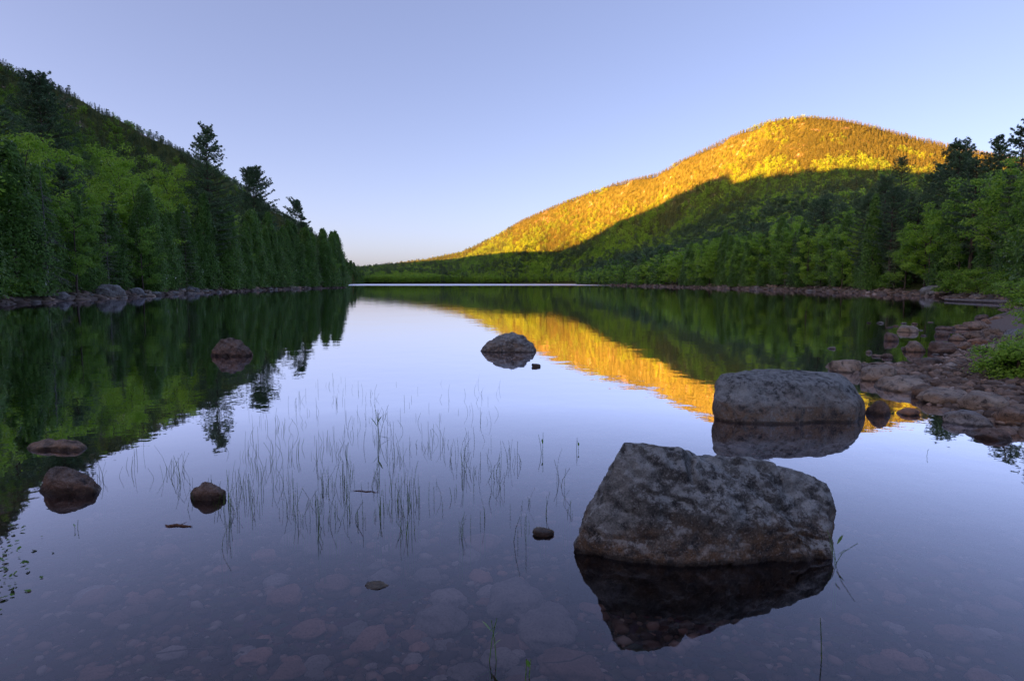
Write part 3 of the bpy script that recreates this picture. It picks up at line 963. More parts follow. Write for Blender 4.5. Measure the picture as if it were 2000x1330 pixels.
TREES = gather()
TX = np.array([t[0] for t in TREES]); TY = np.array([t[1] for t in TREES])
TZ = terrain(TX, TY); TR = np.hypot(TX, TY)
TD = shore_dist(TX, TY)
TPX = 1000 + FPX * TX / np.maximum(TY, 1)
in_frame = (TPX > -40) & (TPX < 2040) & (TY > 10)
score = TR + 5.5 * TD + np.where(in_frame, 0, 1e6)
N_SINGLE = 285
single = set(np.argsort(score)[:N_SINGLE].tolist())

WORDS = ['first', 'second', 'third', 'fourth', 'fifth', 'sixth', 'seventh', 'eighth', 'ninth', 'tenth', 'eleventh', 'twelfth', 'thirteenth', 'fourteenth',
         'fifteenth', 'sixteenth', 'seventeenth', 'eighteenth', 'nineteenth', 'twentieth']
KIND_WORDS = {'cedar': 'dense dark green cedar', 'spruce': 'dark pointed spruce', 'maple': 'mid green leafy tree', 'broadleaf': 'light green leafy tree', 'pine': 'dark layered pine'}
ZONES_L = [(-1e9, 92, 'left of the dead conifer'), (92, 245, 'right of the dead conifer'), (245, 414, 'short of the tallest pine'),
           (414, 503, 'right of the tallest pine'), (503, 601, 'right of the second pine'), (601, 1e9, 'beyond the leaning pine')]
ZONES_R = [(-1e9, 1330, 'far down the right shore'), (1330, 1480, 'halfway down the right shore'), (1480, 1645, 'left of the pale-stemmed tree'),
           (1645, 1706, 'right of the pale-stemmed tree'), (1706, 1868, 'between the right shore pines'), (1868, 1e9, 'near the right frame edge')]
def kindw(k):
    return {'cedar': 'cedar', 'spruce': 'dark spruce', 'maple': 'mid green tree', 'broadleaf': 'light green tree', 'pine': 'layered pine'}[k]
def tree_label(kind, px, row, count, hgt):
    left = px < 800
    zone = [z for z in (ZONES_L if left else ZONES_R) if z[0] <= px < z[1]][0][2]
    key = (kind, zone, row)
    n = count[key] = count.get(key, 0) + 1
    side = 'left' if left else 'right'
    base = KIND_WORDS[kind]
    if row == 0:
        w = WORDS[n - 1] if n <= len(WORDS) else None
        if w:
            return 'waterside %s, %s from left, %s' % (kindw(kind), w, zone), None
        return '%s in the waterside row, %s' % (base, zone), '%ss at the water %s' % (kind, zone)
    tall = hgt > {'cedar': 11.5, 'spruce': 12, 'maple': 11.5, 'broadleaf': 12, 'pine': 15.5}[kind] * 0.97
    w = WORDS[n - 1]
    if n <= 8:
        return '%s behind the waterside row, %s from left, %s' % (kindw(kind), w, zone), 'trees behind the waterside row'
    return '%s %s behind the waterside row, %s' % ('tall' if tall else 'short', kindw(kind), zone), '%s %ss behind the waterside row, %s' % ('tall' if tall else 'short', kind, zone)
COUNT = {}
for i in sorted(single, key=lambda k: TPX[k]):
    x, y, kind, h, row = TREES[i]
    tm, cm, h0 = FORMS[kind][int(RNG.integers(len(FORMS[kind])))]
    lab, grp = tree_label(kind, TPX[i], row, COUNT, h)
    place_tree(kind + '_tree', tm, cm, h0, x, y, h, RNG.random() * 6.28, lab, grp or ('%s shore waterside trees' % ('left' if x < 0 else 'right') if row == 0 else None), wide=0.88 + 0.3 * RNG.random())

def far_woods():
    for name, side, label in (('hillside_forest', TX < -0.02 * TY, 'dense mixed forest covering the shaded mountain slope on the left'),
                              ('hillside_forest', TX >= -0.02 * TY, 'forest covering the mountain on the right, golden in the sun above, shaded below')):
        idx = [i for i in np.nonzero(side)[0] if i not in single]
        P, F, T, S = [], [], [], []
        for i in idx:
            x, y, kind, h, row = TREES[i]
            f = FAR_KIND['near_' + kind if TR[i] < 240 and 'near_' + kind in FAR_KIND else kind]
            P.append((x, y, TZ[i] - 0.2)); F.append(f[int(RNG.integers(len(f)))])
            T.append((RNG.normal(0, 0.03), RNG.normal(0, 0.03), RNG.random() * 6.28))
            s = h / (16.0 if kind == 'pine' else 11.0)
            w = s * (1.1 + 0.4 * RNG.random()) * (1.0 if TR[i] < 250 else 1.12)
            S.append((w, w, s))
        scatter(name, P, F, T, S, label)
far_woods()

# ---------------------------------------------------------------- rocks
def ico(sub):
    bm = bmesh.new()
    bmesh.ops.create_icosphere(bm, subdivisions=sub, radius=1.0)
    bm.verts.ensure_lookup_table()
    V = np.array([v.co[:] for v in bm.verts]); F = np.array([[v.index for v in f.verts] for f in bm.faces])
    bm.free()
    return V, F
ICO = {s: ico(s) for s in (1, 2, 3, 4, 5)}

def stone_shape(seed, sub=3, planes=11, rough=0.05, soft=14.0, squash=0.0):
    """a unit boulder: a ball cut by random planes with worn edges, then roughened"""
    rng = np.random.default_rng(seed)
    V, F = ICO[sub]
    n = rng.normal(size=(planes, 3)); n /= np.linalg.norm(n, axis=1)[:, None]
    n[0] = (0.1, -0.05, 1); n[0] /= np.linalg.norm(n[0])
    hgt = 0.62 + 0.36 * rng.random(planes)
    dots = V @ n.T
    inv = np.maximum(dots / hgt, 0.0)
    r = 1.0 / (np.sum(inv ** soft, axis=1) + 0.9) ** (1.0 / soft)
    P = V * r[:, None]
    d = fbm(P * 1.7 + seed, 3, seed) * rough * 1.8 + fbm(P * 6 + seed, 3, seed + 3) * rough * 0.55
    P = P * (1 + d)[:, None]
    P /= np.array([np.ptp(P[:, 0]) / 2, np.ptp(P[:, 1]) / 2, np.ptp(P[:, 2]) / 2])
    P -= (P.max(0) + P.min(0)) / 2
    return P, F

STONES = []
for s in range(12):
    P, F = stone_shape(200 + s, 4, 7 + s % 5, 0.085, 26 + 8 * (s % 4))
    STONES.append(mesh_quads('stone_shape', P, F, [M_BROWN], smooth=True))
STONES_LOW = []
for s in range(6):
    P, F = stone_shape(230 + s, 3, 8 + s % 4, 0.1, 34)
    STONES_LOW.append(mesh_quads('small_stone_shape', P, F, [M_BROWN], smooth=True))

def set_mat(o, m):
    o.material_slots[0].link = 'OBJECT'
    o.material_slots[0].material = m

def stone(name, x, y, z, sx, sy, sz, rz, mat, label, group=None, shape=None, cat='stone', low=False, tilt=(0, 0)):
    pool = STONES_LOW if low else STONES
    me = pool[int(RNG.integers(len(pool)))] if shape is None else shape
    o = link(name, me, None, (x, y, z), (tilt[0], tilt[1], rz), (sx, sy, sz))
    set_mat(o, mat)
    return tag(o, label, cat, group)

def rock_in_lake(px0, px1, top, line, mat, name, label, seed, planes=11, rough=0.06, sub=4, dep=0.8, rz=0.0, sink=0.9, cat='rock', soft=14, skew=0.0):
    """rock seen from column px0 to px1, its crest at row top and its near water line at row line"""
    c = on_water((px0 + px1) / 2, line)
    k = c[1] / FPX / math.cos(PITCH)
    w = (px1 - px0) * k
    d = w * dep
    Y = c[1] + d * 0.42
    X = c[0] * Y / c[1]
    H = at((px0 + px1) / 2, top, Y + d * 0.02)[2]
    P, F = stone_shape(seed, sub, planes, rough, soft)
    P = P.copy()
    if skew:
        P[:, 0] += skew * np.clip(P[:, 2], 0, 1)
    zb = -H * sink
    P = P * np.array([w / 2 * Y / c[1], d / 2, (H - zb) / 2])
    ca, sa = math.cos(rz), math.sin(rz)
    P[:, :2] = P[:, :2] @ np.array([[ca, sa], [-sa, ca]])
    P[:, 2] += (H + zb) / 2
    o = link(name, mesh_quads(name, P, F, [mat], smooth=True), None, (X, Y, 0))
    return tag(o, label, cat)

def hull_rock(name, hulls, voxel, mat, label, disp=((2.2, 0.05), (7.0, 0.018), (24.0, 0.005)), smooth=2, carve=None, seed=5):
    bm = bmesh.new()
    for pts in hulls:
        vs = [bm.verts.new(Vector(p)) for p in pts]
        r = bmesh.ops.convex_hull(bm, input=vs)
        bmesh.ops.delete(bm, geom=[g for g in r['geom_interior'] if isinstance(g, bmesh.types.BMVert)], context='VERTS')
    me = bpy.data.meshes.new(name + '_raw')
    bm.to_mesh(me); bm.free()
    t = bpy.data.objects.new('raw', me)
    COL.objects.link(t)
    m = t.modifiers.new('r', 'REMESH')
    m.mode = 'VOXEL'; m.voxel_size = voxel
    sm = t.modifiers.new('s', 'SMOOTH')
    sm.factor = 0.5; sm.iterations = smooth
    dg = bpy.context.evaluated_depsgraph_get()
    ev = t.evaluated_get(dg)
    out = bpy.data.meshes.new_from_object(ev)
    bpy.data.objects.remove(t)
    n = len(out.vertices)
    V = np.empty(n * 3, np.float32); out.vertices.foreach_get('co', V); V = V.reshape(-1, 3).astype(float)
    Nn = np.empty(n * 3, np.float32); out.vertex_normals.foreach_get('vector', Nn); Nn = Nn.reshape(-1, 3)
    d = 0
    for f, a in disp:
        nz = fbm(V * f + seed, 3, seed + int(f))
        d = d + a * (nz - 0.6 * np.abs(nz))
    V = V + Nn * np.asarray(d)[:, None]
    if carve is not None:
        V = carve(V, Nn)
    out.vertices.foreach_set('co', V.astype(np.float32).ravel())
    out.materials.clear(); out.materials.append(mat)
    out.polygons.foreach_set('use_smooth', np.ones(len(out.polygons), bool))
    out.update()
    base = Vector((V[:, 0].mean(), V[:, 1].mean(), 0))
    out.transform(Matrix.Translation(-base))
    o = link(name, out, None, base)
    return tag(o, label, 'boulder')

def big_boulder():
    def w(px, py, dz=0.0):
        p = on_water(px, py); p[2] = dz
        return p
    front = [w(1112, 1080), w(1225, 1092), w(1370, 1106), w(1480, 1102), w(1600, 1086)]
    low = [p * np.array([1, 1, 0]) + np.array([0, -0.03, -0.42]) for p in front]
    A = front + low + [at(1216, 858, 3.42), at(1290, 863, 3.40), at(1347, 872, 3.46), at(1196, 905, 3.38), at(1290, 905, 3.34), at(1350, 905, 3.40),
                       at(1420, 918, 3.40), at(1500, 985, 3.32), at(1580, 1050, 3.26), at(1128, 1045, 3.40), at(1158, 985, 3.40), at(1235, 866, 3.95), at(1345, 880, 4.0),
                       at(1290, 1000, 3.22), at(1430, 1010, 3.22)]
    A += [np.array([A[0][0] + 0.1, 4.1, -0.42]), np.array([1.15, 4.2, -0.42]), np.array([0.45, 3.95, 0.0])]
    B = [at(1352, 878, 3.50), at(1440, 886, 3.52), at(1476, 892, 3.54), at(1534, 912, 3.57), at(1592, 932, 3.58), at(1613, 944, 3.58), at(1633, 1000, 3.52), at(1628, 1050, 3.42), w(1624, 1092), w(1560, 1084),
         at(1560, 985, 3.50), at(1480, 950, 3.52), at(1400, 905, 3.50), at(1400, 888, 4.0), at(1600, 940, 4.1)]
    p = w(1622, 1088)
    B += [np.array([p[0], p[1], -0.42]), np.array([p[0] - 0.25, p[1] + 0.05, -0.42]), np.array([p[0] + 0.05, 4.2, -0.42]), np.array([1.1, 4.2, -0.42])]
    cx = at(1350, 880, 3.48)[0]
    def carve(V, Nn):
        # the cleft in the crest and the stepped break beside it
        bend = 0.035 * np.sin(V[:, 1] * 9) + 0.02 * vnoise(V * 14, 4)
        g = np.exp(-(((V[:, 0] - cx - bend) / 0.020) ** 2))
        top = np.clip((V[:, 2] - 0.40) / 0.10, 0, 1)
        V = V.copy()
        V[:, 2] -= 0.075 * g * top
        stp = np.clip((V[:, 0] - cx - bend) / 0.012, 0, 1) * np.clip((cx + 0.42 - V[:, 0]) / 0.2, 0, 1)
        V[:, 2] -= 0.018 * stp * top
        # slanting cracks across the face
        for (zx, z0, sl, dep) in ((1.0, 0.20, -0.18, 0.020), (1.0, 0.31, -0.28, 0.014), (1.0, 0.10, -0.05, 0.016)):
            q = V[:, 2] - (z0 + sl * (V[:, 0] - zx) + 0.03 * vnoise(V * 5, 8))
            V[:, 1] += dep * np.exp(-((q / 0.012) ** 2)) * np.clip(-Nn[:, 1], 0, 1) * np.clip(vnoise(V * 3.1, 12) + 0.6, 0, 1)
        return V
    return hull_rock('boulder', [A, B], 0.013, M_ROCK, 'largest grey boulder with angled top and rusty base in the foreground water', carve=carve,
                     disp=((2.6, 0.014), (7.0, 0.017), (18.0, 0.010), (40.0, 0.004)), smooth=1)
big_boulder()

def second_boulder():
    def w(px, py, dz=0.0):
        p = on_water(px, py); p[2] = dz
        return p
    fr = [w(1394, 813), w(1442, 824), w(1560, 828), w(1660, 822), w(1699, 806)]
    low = [p + np.array([0, 0, -0.35]) for p in fr]
    A = fr + low + [at(1391, 778, 6.75), at(1393, 747, 6.85), at(1406, 729, 6.95), at(1475, 721, 7.1), at(1550, 723, 7.12), at(1642, 731, 7.1), at(1652, 738, 7.05), at(1678, 770, 6.95),
                    at(1438, 748, 6.75), at(1550, 748, 6.72), at(1635, 752, 6.78), at(1428, 792, 6.62), at(1560, 795, 6.58), at(1670, 795, 6.66),
                    at(1412, 738, 7.6), at(1650, 745, 7.6), np.array([2.85, 7.9, -0.3]), np.array([3.95, 8.0, -0.3])]
    return hull_rock('boulder', [A], 0.022, M_ROCK2, 'long flat-topped boulder with a grey crown and tan lower band, behind the largest boulder',
                     disp=((1.8, 0.045), (6.0, 0.014), (20.0, 0.005)), smooth=2, seed=9)
second_boulder()

def sil_rock(outline, line, dep, mat, label, voxel, seed, disp, smooth=3):
    """outline: photo points over the crest from the left foot to the right foot; line: row of the near water line"""
    xs = [p[0] for p in outline]
    mid = (min(xs) + max(xs)) / 2
    c = on_water(mid, line)
    wd = (max(xs) - min(xs)) * c[1] / FPX
    d = wd * dep
    Y0, Y1, Y2 = c[1] + 0.04 * d, c[1] + 0.42 * d, c[1] + d
    my = sum(p[1] for p in outline) / len(outline)
    pts = []
    for (a_, b_) in outline:
        pts.append(at(a_, b_, Y1))
        f = at(mid + (a_ - mid) * 0.86, line + (b_ - line) * 0.52, Y0 + 0.08 * d)
        pts.append(f)
        g_ = at(mid + (a_ - mid) * 0.8, b_ + 0.2 * abs(line - b_), Y2)
        pts.append(np.array([g_[0], Y2, max(g_[2] * 0.8, -0.05)]))
    for a_ in (outline[0][0], outline[-1][0]):
        e_ = at(a_, line, Y1)
        pts.append(np.array([e_[0], Y1, -0.15])); pts.append(np.array([mid * 0 + c[0] + (e_[0] - c[0]) * 0.85, Y0, -0.15])); pts.append(np.array([c[0] + (e_[0] - c[0]) * 0.8, Y2, -0.15]))
    o = hull_rock('rock', [pts], voxel, mat, label, disp=disp, smooth=smooth, seed=seed)
    o['category'] = 'rock'
    return o
sil_rock([(931, 686), (950, 669), (973, 655), (1000, 649), (1022, 653), (1038, 667), (1048, 683)], 689, 0.6, M_ROCK2, 'grey-topped dark rock standing alone in the middle of the lake', 0.02, 61, ((2.5, 0.04), (9, 0.026), (24, 0.01)))
sil_rock([(410, 694), (417, 675), (432, 662), (449, 659), (470, 665), (486, 680), (491, 690)], 697, 0.7, M_DARK, 'dark brown rock alone in the tree reflection on the left', 0.014, 62, ((4, 0.05), (12, 0.026), (30, 0.01)))
sil_rock([(48, 879), (66, 864), (96, 856), (150, 858), (170, 872), (171, 880)], 883, 0.7, M_BROWN, 'low flat brown rock near the left frame edge', 0.009, 63, ((6, 0.022), (20, 0.012)))
sil_rock([(76, 962), (82, 930), (96, 914), (114, 909), (150, 920), (182, 931), (193, 948), (192, 962)], 969, 0.75, M_DARK, 'rounded dark rock with a speckled brown top in front of the low flat rock', 0.007, 64, ((6, 0.024), (22, 0.012)))
sil_rock([(371, 972), (376, 952), (396, 939), (415, 942), (441, 957)], 979, 0.75, M_DARK, 'small dark pointed rock among the reeds on the left', 0.005, 65, ((9, 0.014), (30, 0.007)))
rock_in_lake(1039, 1083, 1032, 1048, M_DARK, 'rock', 'tiny dark rock tip left of the largest boulder', 306, sub=3)
rock_in_lake(712, 760, 1140, 1150, M_PINK, 'rock', 'brown stone just breaking the surface above the sunken stones', 307, sub=3, rough=0.09)
rock_in_lake(1038, 1056, 710, 717, M_DARK, 'rock', 'small speck of rock right of the lone rock in mid lake', 308, sub=3)
rock_in_lake(1694, 1737, 782, 812, M_DARK, 'rock', 'small black wet rock at the right end of the long boulder', 309, sub=3, planes=8, soft=20)
rock_in_lake(1752, 1797, 797, 812, M_ORANGE, 'rock', 'small reddish stone awash right of the black wet rock', 310, sub=3)

# the stony spit on the right, stone by stone: left, right, top, foot (photo), material, look
SPIT = [
    (1620, 1680, 697, 728, M_PINK, 'smooth pink stone at the tip of the right spit'), (1676, 1748, 707, 747, M_PINK, 'ridged pinkish stone second from the tip of the spit'),
    (1713, 1805, 727, 767, M_PINK, 'long sloping tan stone third from the tip of the spit'), (1779, 1832, 743, 778, M_BROWN, 'upright brown block wedged in the middle of the spit edge'),
    (1796, 1895, 754, 793, M_PINK, 'wide flat tan slab along the spit edge'), (1876, 1962, 760, 808, M_PINK, 'large rounded tan stone right of the flat slab'),
    (1946, 2030, 784, 836, M_BROWN, 'brown stone at the right frame edge in front of the grass'), (1841, 1937, 799, 833, M_PALE, 'pale wet slab in the water below the rounded tan stone'),
    (1893, 1982, 832, 862, M_DARK, 'dark wet slab lowest along the right shore'), (1757, 1793, 634, 650, M_PINK, 'pinkish stone standing in the water furthest left behind the spit'),
    (1727, 1757, 646, 667, M_DARK, 'small dark stone left of the domed brown stone'), (1763, 1804, 662, 688, M_BROWN, 'domed brown stone in the shallows behind the spit'),
    (1816, 1874, 663, 692, M_DARK, 'dark wedge of rock right of the domed brown stone'), (1779, 1837, 693, 724, M_DARK, 'black low rock close behind the spit'),
    (1887, 1937, 685, 704, M_DARK, 'dark flat stone at the back of the gravel'), (1890, 1931, 657, 678, M_ORANGE, 'bright orange stone among the shore rocks'),
    (1886, 1921, 642, 663, M_BROWN, 'brown stone left above the orange stone'), (1917, 1955, 636, 662, M_BROWN, 'brown stone right above the orange stone'),
    (1881, 1931, 624, 644, M_BROWN, 'flat brown stone higher up the shore rocks'), (1906, 1931, 612, 624, M_DARK, 'small dark stone near the top of the shore rocks'),
    (1912, 1934, 620, 636, M_ORANGE, 'small orange stone near the top of the shore rocks'), (1827, 1862, 635, 645, M_DARK, 'thin dark stone in the far shallows'),
    (1826, 1854, 643, 658, M_DARK, 'second thin dark stone in the far shallows'), (1852, 1884, 650, 666, M_BROWN, 'brown stone between the dark wedge and the orange stone'),
    (1960, 2040, 636, 668, M_PALE, 'grey boulder in the grass at the right frame edge'), (1914, 1962, 668, 690, M_PINK, 'tan stone right of the orange stone'),
    (1848, 1882, 701, 714, M_DARK, 'dark stone at the water edge of the gravel'), (1934, 1960, 612, 630, M_BROWN, 'brown stone against the grass at the top of the shore rocks'),
    (1690, 1704, 682, 690, M_PALE, 'pale stone tip in the shallows above the spit'), (1614, 1634, 676, 682, M_PALE, 'lone pale stone tip left of the spit shallows'),
    (1722, 1744, 689, 699, M_DARK, 'dark stone tip in the shallows between spit and domed stone'), (1862, 1892, 632, 644, M_BROWN, 'brown stone left of the flat brown stone'),
    (1872, 1900, 664, 684, M_BROWN, 'brown stone left of the orange stone'), (1935, 1965, 652, 672, M_DARK, 'dark stone behind the orange stone')]
for i, (a, b, t, f, mat, lab) in enumerate(SPIT):
    c = on_water((a + b) / 2, f)
    k = c[1] / FPX
    w = (b - a) * k
    d = w * (0.85 + 0.25 * RNG.random())
    Y = c[1] + d * 0.45; X = c[0] * Y / c[1]
    g = min(gz(X, Y), 0.25)
    H = max(at((a + b) / 2, t, Y)[2] * 0.85, 0.05 * w + 0.02)
    zb = min(g, 0) - 0.6 * H - 0.03
    stone('shore_rock', X, Y, (H + zb) / 2, w / 2 * 1.04, d / 2, (H - zb) / 2, RNG.normal(0, 0.25) + (3.14 if RNG.random() < 0.5 else 0), mat, lab, shape=STONES[i % 12], cat='rock')

for i in range(16):
    px, py = 1700 + 12 * i + RNG.uniform(-5, 5), RNG.uniform(628, 700)
    c = on_water(px, py)
    w = RNG.uniform(0.07, 0.17)
    stone('shallows_stone', c[0], c[1], 0.0, w, w * RNG.uniform(0.6, 0.9), w * RNG.uniform(0.3, 0.55), RNG.random() * 6, [M_DARK, M_BROWN, M_PALE][i % 3],
          'small %s stone awash behind the spit, %s from the left of the scattered ones' % (['dark', 'brown', 'pale'][i % 3], WORDS[i]), 'small stones awash behind the spit')

# stones along the two wooded shores
def shore_points(n, y0, y1, side, dmin, dmax):
    pts = []
    seg = np.vstack([SHORE, SHORE[:1]])
    lens = []
    for k in range(len(SHORE)):
        a, b = seg[k], seg[k + 1]
        m = (a + b) / 2
        ok = (m[0] < 0) == (side < 0) and y0 <= m[1] <= y1
        lens.append(np.hypot(*(b - a)) / max(m[1], 20) if ok else 0)
    p = np.array(lens) / sum(lens)
    for k in RNG.choice(len(SHORE), n, p=p):
        a, b = seg[k], seg[k + 1]
        nrm = np.array([b[1] - a[1], -(b[0] - a[0])]) / np.hypot(*(b - a))
        pts.append(a + (b - a) * RNG.random() + nrm * RNG.uniform(dmin, dmax))
    return pts
for side, n in ((-1, 120), (1, 70)):
    seen = {}
    spots = [q for q in shore_points(n, 36 if side < 0 else 40, 175, side, -0.7, 2.0) if -30 < 1000 + FPX * q[0] / q[1] < 2030]
    for x, y in sorted(spots, key=lambda q: q[0] / q[1]):
        px = 1000 + FPX * x / y
        s = (0.16 + 0.34 * RNG.random() ** 2) * (0.75 + y / 150)
        mat = [M_BROWN, M_PINK, M_DARK, M_PALE, M_BROWN, M_ROCK2][int(RNG.integers(6))]
        word = {M_BROWN: 'brown', M_PINK: 'pinkish', M_DARK: 'dark', M_PALE: 'pale grey', M_ROCK2: 'grey'}[mat]
        if side < 0:
            z = [z for z in ((92, 'left of the dead conifer'), (245, 'right of the dead conifer'), (414, 'short of the tallest pine'), (601, 'beyond the tallest pine'), (1e9, 'at the far tip')) if px < z[0]][0][1]
        else:
            z = [z for z in ((1480, 'far down'), (1706, 'below the pale-stemmed tree'), (1868, 'below the layered pines'), (1e9, 'near the frame edge')) if px < z[0]][0][1]
        sd = 'left' if side < 0 else 'right'
        k = seen[(word, z)] = seen.get((word, z), 0) + 1
        stone('shore_stone', x, y, max(gz(x, y), -0.15) + s * 0.1, s, s * (0.6 + 0.4 * RNG.random()), s * (0.28 + 0.3 * RNG.random()), RNG.random() * 6.28, mat,
              '%s stone, %s from left, in the %s shore rubble %s' % (word, WORDS[min(k, 20) - 1], sd, z), 'stones in the %s shore rubble' % sd, low=True)
for px, Y, s, lab, mat in ((285, 70, 1.0, 'pale grey boulder at the water on the left shore, short of the tallest pine', M_PALE), (162, 53, 0.75, 'grey slab on the left shore below the cedars', M_PALE),
                           (379, 92, 0.95, 'grey boulder on the left shore just before the tallest pine', M_PALE), (227, 63, 1.5, 'large dark mound of rock on the left shore', M_ROCK2),
                           (28, 43, 0.8, 'grey slab on the left shore at the frame edge', M_PALE), (1820, 72, 1.3, 'grey boulder on the right shore under the shrubs', M_ROCK2)):
    p = at(px, 553, Y)
    side = -1 if px < 1000 else 1
    x = p[0]
    while shore_dist(np.array([x]), np.array([Y]))[0] < 0.5:
        x += 0.2 * side
    stone('shore_boulder', x, Y, gz(x, Y) + s * 0.12, s, s * 0.7, s * 0.62, RNG.random() * 6, mat, lab, cat='rock', tilt=(0.1, -0.25))

def rubble(name, pts, sizes, mat, label, sub=1, flat=0.6, cat='gravel'):
    V0, F0 = ICO[sub]
    n = len(pts)
    rng = np.random.default_rng(5)
    jit = 1 + 0.22 * rng.normal(size=(n, len(V0)))
    V = V0[None] * np.clip(jit, 0.6, 1.5)[..., None]
    sc = np.asarray(sizes)[:, None] * np.column_stack([0.7 + 0.6 * rng.random(n), 0.7 + 0.6 * rng.random(n), flat * (0.6 + 0.7 * rng.random(n))])
    V = V * sc[:, None, :]
    a = rng.random(n) * 6.28
    R = np.stack([np.stack([np.cos(a), -np.sin(a), a * 0], -1), np.stack([np.sin(a), np.cos(a), a * 0], -1), np.stack([a * 0, a * 0, a * 0 + 1], -1)], 1)
    V = np.einsum('nij,nvj->nvi', R, V) + np.asarray(pts)[:, None, :]
    F = F0[None] + (np.arange(n) * len(V0))[:, None, None]
    o = link(name, mesh_quads(name, V.reshape(-1, 3), F.reshape(-1, 3), [mat], np.repeat(rng.random(n), len(F0)), smooth=True))
    return tag(o, label, cat, kind='stuff')

def pebble_mat():
    m = bpy.data.materials.new('pebbles')
    nt, N, L, out = nodes_of(m)
    a = N.new('ShaderNodeAttribute'); a.attribute_name = 'leaf'
    r = ramp(nt, [(0, (0.085, 0.068, 0.058)), (0.3, (0.18, 0.14, 0.115)), (0.55, (0.27, 0.21, 0.17)), (0.75, (0.22, 0.205, 0.19)), (0.92, (0.38, 0.27, 0.20)), (1.0, (0.48, 0.44, 0.40))])
    L.new(a.outputs['Fac'], r.inputs[0])
    geo = N.new('ShaderNodeNewGeometry')
    n = noise(nt, geo.outputs['Position'], 40, 4, 0.7)
    d = N.new('ShaderNodeBsdfDiffuse')
    L.new(mixc(nt, maprange(nt, n.outputs[0], 0.35, 0.65, 0.0, 0.5), r.outputs[0], (0.04, 0.032, 0.028)), d.inputs[0])
    L.new(d.outputs[0], out.inputs[0])
    return m
M_PEB = pebble_mat()
def bed_pebble_mat():
    m = bpy.data.materials.new('bed_pebbles')
    nt, N, L, out = nodes_of(m)
    a = N.new('ShaderNodeAttribute'); a.attribute_name = 'leaf'
    r = ramp(nt, [(0, (0.03, 0.02, 0.016)), (0.35, (0.075, 0.045, 0.034)), (0.65, (0.15, 0.09, 0.062)), (0.85, (0.27, 0.14, 0.09)), (1.0, (0.36, 0.27, 0.20))])
    L.new(a.outputs['Fac'], r.inputs[0])
    d = N.new('ShaderNodeBsdfDiffuse')
    L.new(r.outputs[0], d.inputs[0])
    L.new(d.outputs[0], out.inputs[0])
    return m
M_PEBBED = bed_pebble_mat()

pts, sz = [], []
for side, n in ((-1, 900), (1, 1100)):
    for x, y in shore_points(n, 36, 420, side, -0.5, 2.6):
        s = (0.08 + 0.30 * RNG.random() ** 2) * (0.8 + y / 140)
        pts.append((x, y, s * 0.1)); sz.append(s)
pts = np.array(pts)
pts[:, 2] += terrain(pts[:, 0], pts[:, 1])
rubble('shore_rubble', pts, sz, M_PEB, 'band of small broken stones along both wooded shores', 1)

# gravel on the spit and over the lake bed in front
pts, sz = [], []
X = RNG.uniform(5.0, 14, 52000); Y = RNG.uniform(5.5, 24, 52000)
D = shore_dist(X, Y)
k = (D > -0.35) & (D < 3.2)
X, Y = X[k], Y[k]; Z = terrain(X, Y)
for x, y, z in zip(X, Y, Z):
    s = 0.018 + 0.075 * RNG.random() ** 3.5
    pts.append((x, y, z + s * 0.2)); sz.append(s)
rubble('beach_gravel', pts, sz, M_PEB, 'grey and pink gravel covering the spit on the right', 1)
pts, sz = [], []
n = 15000
rr_ = 1.7 + 6.0 * RNG.random(n) ** 1.4; aa = np.radians(RNG.uniform(-48, 48, n))
X, Y = rr_ * np.sin(aa), rr_ * np.cos(aa)
k = shore_dist(X, Y) < -0.1
X, Y = X[k], Y[k]; Z = terrain(X, Y)
for x, y, z in zip(X, Y, Z):
    s = 0.010 + 0.036 * RNG.random() ** 2.2
    pts.append((x, y, z + s * 0.15)); sz.append(s)
rubble('lake_bed_gravel', pts, sz, M_PEBBED, 'brown pebbles on the lake bed under the shallow foreground water', 1, 0.5)

# stones one can make out on the bottom
def sunken(px, py, wpx, hpx, mat, lab, grp=None, rz=None, flat=0.55):
    p = on_water(px, py, -0.27)
    g = gz(p[0], p[1])
    p = on_water(px, py, g)
    k = p[1] / FPX
    w = wpx * k / 2
    d = hpx * k / 2 * math.hypot(p[1], CAM_H) / CAM_H * 0.9
    top = min(w, d) * flat
    top = min(top, -g - 0.015)
    stone('sunken_stone', p[0], p[1], g + 0.25 * top, w, d, top * 0.8, RNG.normal(0, 0.3) if rz is None else rz, mat, lab, grp)
for a in ((862, 1220, 112, 52, M_BED2, 'flat grey sunken slab below the brown stone at the surface'), (698, 1234, 62, 40, M_BED2, 'round pale sunken stone left of the flat grey slab'),
          (724, 1254, 78, 46, M_BED1, 'reddish oval sunken stone beside the round pale one'), (838, 1130, 62, 30, M_BED2, 'pale sunken stone right of the brown stone at the surface'),
          (940, 1130, 50, 26, M_BED1, 'reddish sunken stone left of the largest boulder'), (1010, 1180, 120, 60, M_BED2, 'broad dim sunken slab left of the boulder reflection'),
          (1070, 1240, 130, 70, M_BED2, 'broad sunken slab at the foot of the boulder reflection'), (1120, 1310, 150, 60, M_BED1, 'reddish sunken slab at the bottom frame edge'),
          (655, 1145, 60, 30, M_BED1, 'reddish sunken stone left of the brown stone at the surface'), (790, 1080, 70, 26, M_BED2, 'dim sunken stone under the front reeds'),
          (325, 1085, 60, 22, M_BED1, 'pinkish sunken stone below the floating twig'), (520, 1090, 55, 22, M_BED1, 'pinkish sunken stone under the reeds, left of centre')):
    sunken(*a)
BED = [(RNG.uniform(180, 1180), RNG.uniform(1050, 1345)) for i in range(130)]
BED = [q for q in BED if not (q[0] < 420 and q[1] < 1150)] + [(RNG.uniform(1620, 1990), RNG.uniform(1080, 1340)) for i in range(26)]
seen = {}
